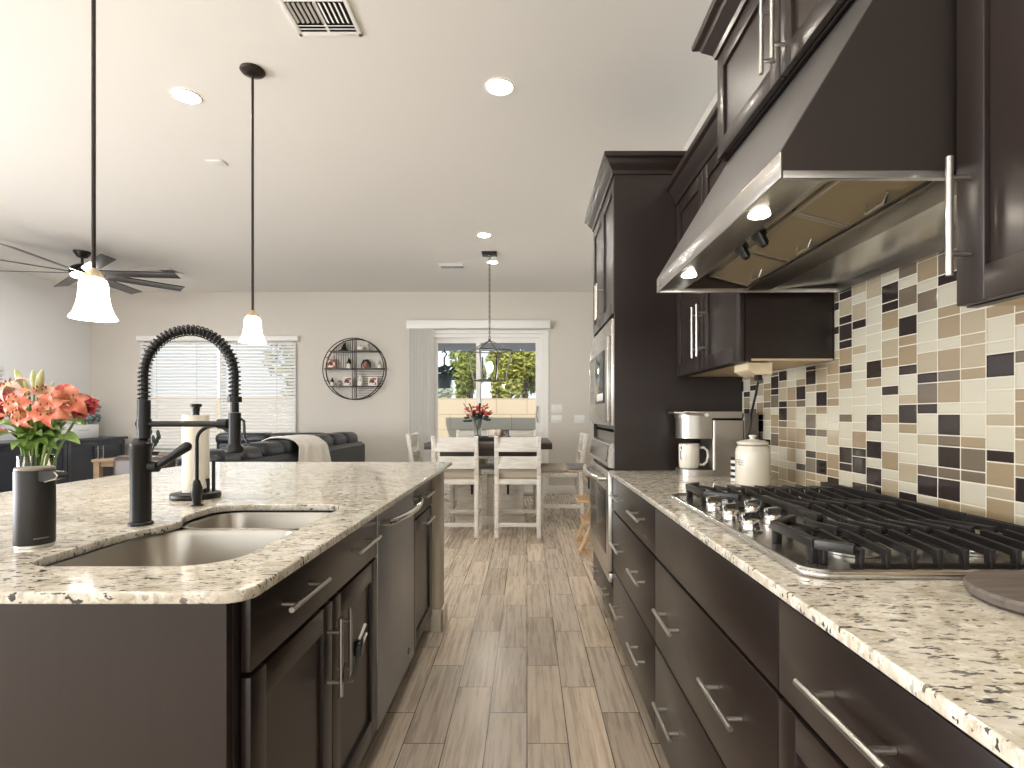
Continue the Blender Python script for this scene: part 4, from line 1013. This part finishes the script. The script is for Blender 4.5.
# counter chairs
cr = thing('dining_chair', 'x', 'chair', (0, 0, 0), 'dining chairs')
for s_ in (-1, 1):
    MB().bar((s_*.205, -.235, 0), (s_*.205, -.205, .60), .040, .045, up=(0, 1, 0), bev=.003).bar((s_*.205, -.206, .585), (s_*.205, -.275, .985), .040, .040, up=(0, 1, 0), bev=.003).build('back_post', WWOOD, cr)
    MB().bar((s_*.205, .21, 0), (s_*.205, .20, .555), .042, .042, up=(0, 1, 0), bev=.003).build('leg', WWOOD, cr)
    MB().bar((s_*.205, -.205, .20), (s_*.205, .19, .20), .022, .035, bev=.002).build('stretcher', WWOOD, cr)
MB().bar((-.19, .205, .18), (.19, .205, .18), .025, .040, bev=.002).build('stretcher', WWOOD, cr)
MB().bar((-.19, -.228, .125), (.19, -.228, .125), .022, .038, bev=.002).build('stretcher', WWOOD, cr)
MB().bar((-.19, -.262, .905), (.19, -.262, .905), .140, .022, bev=.003, up=(0, 1, -.17)).build('back_slat', WWOOD, cr)
MB().bar((-.19, -.233, .728), (.19, -.233, .728), .120, .022, bev=.003, up=(0, 1, -.17)).build('back_slat', WWOOD, cr)
MB().box(-.225, .225, -.18, .235, .515, .565, .005).box(-.185, .185, -.222, -.18, .515, .56, .003).build('seat', WWOOD, cr)
MB().box(-.215, .215, -.175, .225, .5655, .63, .024, 4).build('cushion', SEATF, cr)
cr.location = (-.695, 5.51, 0); cr['label'] = 'white ladder back counter chair, left one with its back to the camera'
dup(cr, (-.09, 5.51, 0), 0, 'white ladder back counter chair, right one with its back to the camera')
dup(cr, (.37, 6.12, 0), R(90), 'white counter chair at the right side of the dining table, seen from its side')
dup(cr, (-1.02, 6.12, 0), R(-90), 'white counter chair at the left side of the dining table, beside the island corner')
dup(cr, (-.73, 7.10, 0), R(180), 'white counter chair at the far side of the table, left one before the glass door')
dup(cr, (-.10, 7.10, 0), R(180), 'white counter chair at the far side of the table, right one before the glass door')
# table decor
ty = MB().box(TXc-.21, TXc+.21, 6.05, 6.36, .901, .914, .003)
for a, b, c, d_ in ((TXc-.21, TXc+.21, 6.05, 6.065), (TXc-.21, TXc+.21, 6.345, 6.36), (TXc-.21, TXc-.195, 6.065, 6.345), (TXc+.195, TXc+.21, 6.065, 6.345)): ty.box(a, b, c, d_, .914, .945, .003)
tag(ty.build('serving_tray', BLK, origin=(TXc, 6.2, .901)), 'black rectangular tray in the middle of the dining table', 'tray')
tvx, tvy = -.562, 6.2
tv = thing('flower_vase', 'slim clear vase of red and orange flowers on the dining table tray', 'vase', (tvx, tvy, .9145))
MB().lathe([(0, .915), (.045, .915), (.038, .96), (.036, 1.03), (.055, 1.15), (.052, 1.15), (.033, 1.03), (.035, .96), (0, .925)], (tvx, tvy, 0), 28).build('glass', pmat('smoky_glass', (0.75, 0.78, 0.75), 0.02, trans=0.9, ior=1.3), tv)
ts = MB()
for k in range(9):
    a = 2*PI*k/9; ts.tube([(tvx, tvy, .93), (tvx+.012*math.cos(a), tvy+.012*math.sin(a), 1.05), (tvx+.08*math.cos(a), tvy+.08*math.sin(a), 1.24)], .003, 5)
ts.build('stems', DLEAF, tv)
fl = MB(); lf2 = MB()
for k in range(60):
    a = random.uniform(0, 2*PI); rr = random.uniform(0, .15); p = Vector((tvx+rr*math.cos(a), tvy+rr*.8*math.sin(a), 1.22+random.uniform(-.05, .06)+.03*(1-rr/.15)))
    if k % 3: fl.m(random.randrange(3)).ell(p, (.022, .022, .016), 8, 6)
    else: lf2.ell(p+Vector((0, 0, -.06)), (.035, .012, .014), 8, 5)
for k in range(14):
    a = 2*PI*k/14; lf2.bar((tvx+.05*math.cos(a), tvy+.05*math.sin(a), 1.15), (tvx+.17*math.cos(a), tvy+.14*math.sin(a), 1.16+.08*(k % 3)), .022, .003)
fl.build('blossoms', [REDP, CORAL, ROSEP], tv); lf2.build('foliage', DLEAF, tv)
def pumpkin(name, x, y, z, r, h, mt, label):
    t = thing(name, label, 'pumpkin', (x, y, z))
    mb = MB()
    def fn(u, v):
        a = 2*PI*u; b = PI*v; rr = r*(1-.10*abs(math.sin(a*4)))*math.sin(b)**.75
        return Vector((x+rr*math.cos(a), y+rr*math.sin(a), z+h/2 - h/2*math.cos(b)*(1-.25*(abs(math.cos(b)))**6)))
    mb.grid(fn, 48, 16); bmesh.ops.remove_doubles(mb.bm, verts=mb.bm.verts[:], dist=1e-4)
    mb.build('shell', mt, t); MB().cyl((x, y, z+h*.86), (x+.006, y, z+h*1.15), .012, .007, 10).build('stem', OAKW, t)
pumpkin('decor_pumpkin', -.365, 6.2, .9145, .085, .125, PUMPW, 'cream pumpkin on the dining table tray')
tg = thing('photo_block', 'small dark framed photo block beside the cream pumpkin on the table', 'picture frame', (-.245, 6.2, .9145))
MB().box(-.285, -.205, 6.18, 6.21, .9147, 1.02, .003).build('block', BLK, tg)
MB().box(-.277, -.213, 6.177, 6.1797, .925, 1.01).build('picture', pmat('faded_print', (0.38, 0.30, 0.27), 0.5, var=((0.06, 0.05, 0.05), 40, 0.45, 0.55)), tg)

# ------------------------------------------------------------------ wooden highchair
hx, hy = .70, 4.92
hc = thing('high_chair', 'natural wood high chair with grey seat pad beyond the wall oven', 'high chair', (hx, hy, 0))
for s_ in (-1, 1):
    MB().bar((hx-.235, hy+s_*.20, .02), (hx+.10, hy+s_*.20, .80), .024, .075, up=(0, 1, 0), bev=.004).build('side_post', BEECH, hc)
    MB().bar((hx-.26, hy+s_*.20, .015), (hx+.24, hy+s_*.20, .015), .028, .03, bev=.004).build('floor_runner', BEECH, hc)
MB().box(hx-.26, hx+.02, hy-.186, hy+.186, .425, .445, .004).build('footrest', BEECH, hc)
MB().box(hx-.21, hx-.02, hy-.186, hy+.186, .245, .263, .004).build('foot_plate', BEECH, hc)
MB().box(hx-.17, hx+.20, hy-.186, hy+.186, .60, .62, .004).build('seat', BEECH, hc)
MB().box(hx+.08, hx+.11, hy-.20, hy+.20, .72, .86, .006).build('backrest', BEECH, hc)
MB().box(hx-.34, hx+.05, hy-.21, hy+.21, .715, .738, .010, 3).build('tray', FABG, hc)
MB().box(hx-.335, hx+.04, hy-.205, hy+.205, .700, .7145, .004).build('tray_rim', OAKW, hc)
MB().bar((hx-.165, hy-.213, .62), (hx-.15, hy-.213, .70), .012, .03, up=(0, 1, 0)).box(hx-.175, hx-.13, hy-.232, hy-.215, .555, .64, .006).build('harness_buckle', BLK, hc)

# ------------------------------------------------------------------ switches on the back wall
def plate(x0, x1, z0, z1, n, label):
    t = thing('light_switch', label, 'light switch', ((x0+x1)/2, YB-.005, z0))
    MB().box(x0, x1, YB-.007, YB-.001, z0, z1, .002).build('plate', WHITE, t)
    for k in range(n):
        c = x0+(x1-x0)*(k+.5)/n; MB().box(c-.016, c+.016, YB-.011, YB-.0072, z0+.025, z1-.025, .002).build('rocker', WHITE, t)
plate(.37, .535, 1.225, 1.345, 3, 'upper white three rocker switch plate right of the sliding door')
plate(.37, .535, 1.065, 1.185, 3, 'lower white three rocker switch plate right of the sliding door')
plate(.715, .88, 1.065, 1.185, 3, 'white switch plate nearest the oven cabinet, alone on the wall')

# ------------------------------------------------------------------ round wall shelf and its figurines
SX, SZ, SR = -2.583, 1.876, .455
ws = thing('round_wall_shelf', 'round black metal wall shelf with three dark wood boards', 'shelf', (SX, YB-.08, SZ))
YF, YK = YB-.135, YB-.008
rg = MB()
for yy, rr in ((YF, SR), (YK, SR)):
    rg.tube([(SX+rr*math.cos(2*PI*k/64), yy, SZ+rr*math.sin(2*PI*k/64)) for k in range(64)], .0075, 8, closed=True)
for k in range(8):
    a = PI/8+k*PI/4; rg.cyl((SX+SR*math.cos(a), YF, SZ+SR*math.sin(a)), (SX+SR*math.cos(a), YK, SZ+SR*math.sin(a)), .005, n=8)
rg.build('ring', BRONZE, ws)
MB().box(SX-.019, SX-.011, YF-.005, YF+.005, SZ-SR, SZ+SR).box(SX+.011, SX+.019, YF-.005, YF+.005, SZ-SR, SZ+SR).box(SX-.006, SX+.006, YK-.005, YK+.005, SZ-SR, SZ+SR).build('post', BRONZE, ws)
SHZ = (.262, .0, -.262)
for dz in SHZ:
    hw = math.sqrt(SR**2-dz**2)-.012
    MB().box(SX-hw, SX+hw, YF+.009, YK-.008, SZ+dz-.009, SZ+dz+.009, .002).build('shelf_board', DWOOD, ws)
rd = MB()
for k in range(9):
    x = -.05-.035*k
    if abs(x) < SR: rd.cyl((SX+x, YK+.001, SZ+.012), (SX+x, YK+.001, SZ+math.sqrt(SR**2-x*x)), .003, n=6)
for k in range(11):
    z = -.035-.036*k
    if abs(z) < SR-.02: rd.cyl((SX+.02, YK+.001, SZ+z), (SX+math.sqrt(SR**2-z*z), YK+.001, SZ+z), .003, n=6)
rd.build('rods', BRONZE, ws)
YM = YB-.072
FRD = pmat('framed_floral', (0.80, 0.70, 0.62), 0.6, var=((0.22, 0.04, 0.03), 22, 0.50, 0.55)); FRR = pmat('rust_frame', (0.30, 0.10, 0.07), 0.5)
GREYS = pmat('grey_stone', (0.33, 0.31, 0.29), 0.7)
def picframe(x, dz, s, frm, label):
    z0 = SZ+dz+.0095; t = thing('square_picture', label, 'picture frame', (x, YM, z0))
    MB().box(x-s/2, x+s/2, YM-.012, YM+.012, z0, z0+s, .003).build('frame', frm, t)
    MB().box(x-s*.38, x+s*.38, YM-.0145, YM-.0123, z0+s*.12, z0+s*.88).ell((x, YM-.016, z0+s*.5), (s*.22, .003, s*.24), 14, 8).build('picture', FRD, t)
    MB().ell((x, YM-.020, z0+s*.5), (s*.20, .003, s*.20), 14, 8).build('medallion', REDP if False else pmat('dark_red', (0.13, 0.025, 0.02), 0.6), t)
def gnome(x, dz, h, hat, body, label):
    z0 = SZ+dz+.0095; t = thing('gnome_figurine', label, 'figurine', (x, YM, z0))
    MB().lathe([(0, 0), (h*.20, 0), (h*.23, h*.15), (h*.18, h*.40), (0, h*.46)], (x, YM, z0), 16).build('body', body, t)
    MB().ell((x, YM-h*.19, z0+h*.46), (h*.055, h*.05, h*.05), 10, 8).build('nose', PUMPW, t)
    MB().lathe([(h*.23, h*.44), (h*.17, h*.58), (h*.09, h*.80), (0, h)], (x, YM, z0), 16).build('hat', hat, t)
WP = pmat('white_figurine', (0.78, 0.76, 0.72), 0.6)
cat_ = thing('black_hat', 'black pointed hat ornament on the top board of the round shelf', 'ornament', (SX-.16, YM, SZ+.2715))
MB().lathe([(0, 0), (.075, 0), (.072, .012), (.042, .018), (.030, .06), (0, .062)], (SX-.16, YM, SZ+.2715), 20).build('brim', BLK, cat_)
MB().tube([(SX-.16, YM, SZ+.33), (SX-.15, YM, SZ+.37), (SX-.13, YM, SZ+.40)], [.031, .02, .003], 12).build('tip', BLK, cat_)
pumpkin('white_pumpkin', SX+.085, YM, SZ+.2715, .048, .08, WP, 'small white pumpkin on the top board of the round shelf')
gr = thing('grey_bird', 'small grey bird ornament at the right of the round shelf top board', 'ornament', (SX+.205, YM, SZ+.2715))
MB().ell((SX+.205, YM, SZ+.312), (.026, .03, .040), 14, 10).build('body', GREYS, gr); MB().ell((SX+.212, YM-.01, SZ+.362), (.019, .02, .019), 12, 8).build('head', GREYS, gr)
picframe(SX-.345, .0, .135, FRR, 'rust framed square picture at the left of the round shelf middle board')
gnome(SX-.085, .0, .165, BLK, WP, 'white gnome with a black hat on the round shelf middle board, left half')
hh = thing('black_arch_ornament', 'black arched ornament with a dark red center on the round shelf middle board', 'ornament', (SX+.18, YM, SZ+.0095))
MB().tube([(SX+.10, YM, SZ+.012), (SX+.105, YM, SZ+.07), (SX+.14, YM, SZ+.125), (SX+.19, YM, SZ+.13), (SX+.225, YM, SZ+.08), (SX+.235, YM, SZ+.02)], [.006, .012, .018, .024, .022, .014], 10).build('arch', BLK, hh)
MB().ell((SX+.165, YM, SZ+.055), (.038, .022, .044), 14, 10).build('center', FRR, hh)
gnome(SX+.375, .0, .135, GREYS, WP, 'white gnome with a grey hat at the right of the round shelf middle board')
gnome(SX-.335, -.262, .13, BLK, WP, 'white gnome with a black hat on the round shelf lowest board')
gl = thing('grey_owl', 'small grey owl ornament beside the gnome on the round shelf lowest board', 'ornament', (SX-.225, YM, SZ-.2525))
MB().ell((SX-.225, YM, SZ-.2525+.045), (.032, .028, .045), 14, 10).build('body', GREYS, gl); MB().ell((SX-.237, YM-.026, SZ-.19), (.008, .004, .008), 8, 6).ell((SX-.213, YM-.026, SZ-.19), (.008, .004, .008), 8, 6).build('eyes', BLK, gl)
picframe(SX-.10, -.262, .135, WP, 'pale framed square picture in the left half of the round shelf lowest board')
gnome(SX+.085, -.262, .19, WP, WP, 'tall white gnome with pointed white hat on the round shelf lowest board')
picframe(SX+.275, -.262, .135, WP, 'pale framed square picture in the right half of the round shelf lowest board')

# ------------------------------------------------------------------ sofa, throw
sf = thing('sectional_sofa', 'black leather sectional sofa behind the island, in front of the back window', 'sofa', (-3.4, 6.6, 0))
BX = -2.20                                     # back plane of the near run
MB().box(BX-.95, BX-.02, 4.00, 7.36, .06, .42, .03, 3).box(-4.08, BX-.9, 6.55, 7.36, .06, .42, .03, 3).build('base', LEATH, sf)
MB().prism([(BX, .06), (BX, .79), (BX-.05, .83), (BX-.16, .83), (BX-.20, .42), (BX-.20, .06)], 'y', 3.98, 7.40).build('back_panel', LEATH, sf)
for (a, b, hgt) in ((4.02, 4.72, -.02), (4.75, 5.92, .0), (5.95, 7.34, .02)):
    hm = MB(); 
    n = 3 if b-a > 1 else 2
    for k in range(n):
        ya = a+(b-a)*k/n; yb = a+(b-a)*(k+1)/n
        hm.box(BX-.36, BX-.055, ya+.004, yb-.004, .755, .945+hgt, .085, 5)
    hm.build('head_cushion', LEATH, sf)
    MB().box(BX-.45, BX-.21, a, b, .43, .765, .07, 4).build('back_cushion', LEATH, sf)
    MB().box(BX-.97, BX-.44, a, b, .425, .54, .05, 4).build('seat_cushion', LEATH, sf)
for k in range(2):
    a = -4.05+k*.70
    MB().box(a, a+.69, 7.05, 7.34, .43, .90, .08, 4).build('back_cushion', LEATH, sf)
    MB().box(a, a+.69, 7.03, 7.36, .80, .955, .07, 4).build('head_cushion', LEATH, sf)
    MB().box(a, a+.69, 6.50, 7.04, .425, .54, .05, 4).build('seat_cushion', LEATH, sf)
MB().box(-4.30, -4.09, 6.45, 7.38, .06, .66, .06, 4).build('arm', LEATH, sf)
MB().box(BX-1.0, BX, 3.78, 3.99, .06, .62, .06, 4).build('arm', LEATH, sf)
def throw():
    mb = MB()
    prof = [(-.50, .60), (-.475, .75), (-.43, .87), (-.37, .935), (-.29, .962), (-.14, .962), (-.06, .935), (.000, .88), (.012, .84), (.018, .76), (.022, .68), (.024, .60)]
    def fn(u, v):
        s_ = v*(len(prof)-1); i = min(int(s_), len(prof)-2); t = s_-i
        x = prof[i][0]*(1-t)+prof[i+1][0]*t; z = prof[i][1]*(1-t)+prof[i+1][1]*t
        y = 5.20 + .80*u + .07*math.sin(v*4+u*3)
        wv = .012*math.sin(u*17+v*3) + .008*math.sin(u*41+2*v)
        hang = max(0, v-.6)*.14*math.sin(u*5)
        return Vector((BX+x+wv*.6+.008, y, z+.004+abs(wv)*.8-hang*.6))
    mb.grid(fn, 40, 34)
    o = mb.build('throw_blanket', THROW, origin=(BX-.2, 6.0, .6), recalc=False)
    sm = o.modifiers.new('thickness', 'SOLIDIFY'); sm.thickness = .012; sm.offset = 1.0
    return tag(o, 'cream throw blanket draped over the back of the black sofa', 'blanket')
throw()
# end table beside the sofa, plant and ottoman
et = thing('end_table', 'small pale wood end table between the sofa and the dark sideboard', 'table', (-4.99, 6.95, 0))
MB().box(-5.36, -4.62, 6.70, 7.20, .605, .64, .004).build('top', OAKW, et)
for sx in (-1, 1):
    for sy in (-1, 1): MB().box(-4.99+sx*.32-.035, -4.99+sx*.32+.035, 6.95+sy*.20-.035, 6.95+sy*.20+.035, 0, .6045, .003).build('leg', OAKW, et)
MB().box(-5.274, -4.706, 6.74, 7.16, .55, .604).build('apron', OAKW, et)
ac = thing('leather_armchair', 'brown leather armchair left of the sofa, seen low behind the faucet', 'armchair', (-3.72, 5.55, 0))
MB().box(-4.00, -3.42, 5.25, 5.95, .06, .44, .04, 4).build('seat', LEATHB, ac)
MB().box(-3.98, -3.44, 5.20, 5.38, .30, .80, .06, 4).build('back', LEATHB, ac)
for x in (-4.09, -3.41): MB().box(x, x+.08, 5.22, 5.95, .06, .60, .03, 4).build('arm', LEATHB, ac)
pl = thing('leafy_plant', 'dark leafy plant in a small black bowl on the end table, behind the faucet', 'plant', (-4.78, 6.92, .64))
MB().lathe([(0, .641), (.04, .641), (.08, .68), (.10, .72), (.09, .72), (.07, .685), (0, .66)], (-4.78, 6.92, 0), 24).build('bowl', BLKG, pl)
pm = MB()
for k in range(16):
    a = R(k*137.5); d_ = Vector((math.cos(a)*.4, math.sin(a)*.4, 1)).normalized(); L = .16+.011*k
    c = Vector((-4.78, 6.92, .68)); e = c+d_*L
    pm.tube([c, e], .004, 5).ell(e, (.022, .014, .040), 10, 8)
pm.build('foliage', DLEAF, pl)

# ------------------------------------------------------------------ sideboard on the left wall
sb = thing('sideboard', 'long dark navy sideboard with paired door pulls along the left wall', 'sideboard', (-6.32, 6.1, 0))
MB().box(XL+.017, -5.99, 4.0, 8.10, .08, .835).build('body', NAVY, sb)
MB().box(XL+.017, -5.94, 3.98, 8.12, .836, .870, .004).build('top', NAVY, sb)
MB().box(XL+.03, -6.03, 4.02, 8.08, 0, .079).build('plinth', NAVY, sb)
for k in range(8):
    a = 4.01+k*.511; d = shaker('door', sb, -5.97, 1, a+.004, a+.507, .10, .825, mt=NAVY)
    y = a+.465 if k % 2 == 0 else a+.046
    pull(d, (-5.935, y, .55), (-5.935, y, .76), (1, 0, 0))
# things standing on it
wb = thing('white_box', 'white box with small grey lettering on the sideboard, right of the bouquet', 'box', (-6.15, 7.45, .871))
MB().box(-6.33, -6.08, 7.28, 7.74, .871, 1.055, .004).build('carton', WHITE, wb)
MB().box(-6.29, -6.14, 7.278, 7.2798, .985, .995).box(-6.0798, -6.078, 7.38, 7.58, .975, .985).build('print', GREYT, wb)
pumpkin('rust_pumpkin', -6.18, 6.85, .871, .125, .20, PUMPR, 'rust brown glazed pumpkin on the sideboard beside the bouquet')
eu = thing('eucalyptus_plant', 'grey green leafy plant behind the white box on the sideboard', 'plant', (-6.35, 7.88, .871))
MB().lathe([(0, .871), (.06, .871), (.08, .95), (.075, 1.02), (.07, 1.02), (0, .90)], (-6.35, 7.88, 0), 20).build('pot', WHITE, eu)
em = MB()
for k in range(70):
    a = random.uniform(0, 2*PI); el = random.uniform(.3, 1.3); L = random.uniform(.15, .42)
    p = Vector((-6.35, 7.86, 1.0)) + Vector((math.cos(a)*math.cos(el)*.55, math.sin(a)*math.cos(el)*.45, math.sin(el)))*L
    em.ell(p, (.03, .012, .022), 8, 5)
    if k % 5 == 0: em.tube([(-6.35, 7.88, .98), p], .003, 4)
em.build('foliage', EUCA, eu)

# ------------------------------------------------------------------ outside: patio, garden wall, planting
CONC = pmat('patio_concrete', (0.42, 0.39, 0.35), 0.9, var=((0.36, 0.33, 0.29), 4, 0.3, 0.7))
struct(MB().box(-16, 14, YB+.16, 14.2, -.14, -.02).build('patio_floor', CONC))
struct(MB().box(-30, 30, 14.5, 60, -.3, -.05).build('garden_ground', pmat('gravel', (0.42, 0.33, 0.24), 0.95)))
struct(MB().box(-2.6, 4, YB+.155, 12.25, 2.62, 2.80).build('patio_ceiling', pmat('patio_stucco', (0.50, 0.52, 0.55), 0.9)))
struct(MB().box(-9, 5, -7.2, YR-.16, 2.75, 2.95).build('porch_ceiling', pmat('porch_stucco', (0.72, 0.70, 0.66), 0.9)))  # unseen overhang added to keep sun out of the rear opening
struct(MB().box(-20, 14, -16, YR-.16, -.14, -.02).build('porch_floor', CONC))
def block_mat():
    m, nt, p = nm('block_wall')
    b = nt.nodes.new('ShaderNodeTexBrick'); x, y, z = xyz(nt)
    c = nt.nodes.new('ShaderNodeCombineXYZ'); nt.links.new(x, c.inputs[0]); nt.links.new(z, c.inputs[1]); nt.links.new(c.outputs[0], b.inputs['Vector'])
    b.inputs['Scale'].default_value = 1.0; b.inputs['Brick Width'].default_value = .80; b.inputs['Row Height'].default_value = .40; b.inputs['Mortar Size'].default_value = .012
    b.inputs['Color1'].default_value = (0.62, 0.48, 0.33, 1); b.inputs['Color2'].default_value = (0.56, 0.43, 0.29, 1); b.inputs['Mortar'].default_value = (0.42, 0.31, 0.20, 1)
    nt.links.new(b.outputs[0], p.inputs['Base Color']); p.inputs['Roughness'].default_value = .95
    return m
struct(MB().box(-16, 14, 14.2, 14.4, -.1, 1.62).build('wall_garden', block_mat()))
def leaf_mat(name, a, b): return pmat(name, a, 0.55, var=(b, 9, 0.3, 0.7))
TREEG = leaf_mat('tree_leaf', (0.16, 0.20, 0.04), (0.46, 0.46, 0.12)); TREEY = leaf_mat('hedge_leaf', (0.20, 0.23, 0.04), (0.62, 0.56, 0.14)); BUSHG = leaf_mat('sage_leaf', (0.36, 0.38, 0.26), (0.58, 0.58, 0.44))
BARK = pmat('bark', (0.10, 0.07, 0.05), 0.9)
def tree(name, c, r, n, ls, mt, label, cat='tree', trunk=True):
    t = thing(name, label, cat, (c[0], c[1], -.05))
    if trunk: MB().tube([(c[0], c[1], -.05), (c[0]+.1, c[1], c[2]*.6), (c[0], c[1], c[2])], [.14, .10, .06], 8).build('trunk', BARK, t)
    bm = bmesh.new()
    blobs = [(Vector((random.gauss(0, .42)*r[0], random.gauss(0, .35)*r[1], random.gauss(0, .45)*r[2])), random.uniform(.28, .5)) for _ in range(44)]
    for i in range(n):
        bc, br = random.choice(blobs)
        d = Vector((random.gauss(0, 1), random.gauss(0, 1), random.gauss(0, 1))).normalized()*random.uniform(.6, 1)
        p = Vector(c) + bc + Vector((d.x*r[0]*br, d.y*r[1]*br, d.z*r[2]*br))
        if p.z < .0: continue
        a = Vector((random.gauss(0, 1), random.gauss(0, 1), random.gauss(0, 1))).normalized()*ls; b = a.orthogonal().normalized()*ls*.45
        bm.faces.new([bm.verts.new(p-a), bm.verts.new(p+b), bm.verts.new(p+a), bm.verts.new(p-b)])
    me = bpy.data.meshes.new('foliage'); bm.to_mesh(me); bm.free(); finish(me, 'foliage', mt, t)
random.seed(21)
tree('olive_tree', (-1.85, 17.0, 2.55), (.42, .5, .85), 7000, .085, TREEG, 'round olive green tree beyond the garden wall, left of the lantern')
tree('leafy_tree', (-.15, 16.6, 2.75), (.92, .9, 1.5), 22000, .085, TREEY, 'dense yellow green tree filling the right half of the glass door')
tree('sage_bush', (-2.45, 15.6, 1.70), (.36, .35, .38), 3000, .05, BUSHG, 'pale sage green bush showing over the garden wall at left', 'bush', True)
tree('leafy_tree', (-6.5, 17.5, 2.6), (1.6, 1.1, 1.8), 6000, .12, TREEG, 'green tree behind the garden wall, hidden by the window blind')
PX, PY = -1.76, 11.6
hpn = thing('hanging_planter', 'dark hanging pot with trailing plant outside the glass door', 'planter', (PX, PY, 1.76))
hk = MB().tube([(PX, PY, 2.10), (PX, PY, 2.40), (PX+.05, PY, 2.48), (PX, PY, 2.56), (PX-.05, PY, 2.51)], .016, 8); hk.cyl((PX, PY, 2.50), (PX, PY, 2.62), .006, n=6).build('hook', BLK, hpn)
MB().lathe([(0, 1.76), (.125, 1.76), (.185, 2.06), (.175, 2.06), (0, 2.0)], (PX, PY, 0), 24).build('pot', TERRA, hpn)
hm = MB()
for k in range(110):
    a = random.uniform(0, 2*PI); rr = random.uniform(.02, .30); hm.ell((PX+rr*math.cos(a), 11.6+rr*math.sin(a), 2.10+random.uniform(-.10, .14)-max(0, rr-.16)*.9), (.04, .03, .022), 6, 5)
hm.build('foliage', pmat('planter_leaf', (0.05, 0.09, 0.06), 0.6), hpn)
for x, y, lb_ in ((-1.3, 10.6, 'left'), (0.05, 10.6, 'right')):
    t = thing('patio_light', 'round white patio ceiling light seen through the %s pane of the sliding door' % lb_, 'ceiling light', (x, y, 2.62))
    MB().lathe([(0, -.006), (.09, -.006), (.10, -.001), (.0, -.001)], (x, y, 2.62), 24).build('lens', emat('patio_lamp', (1, .95, .88), 4), t)
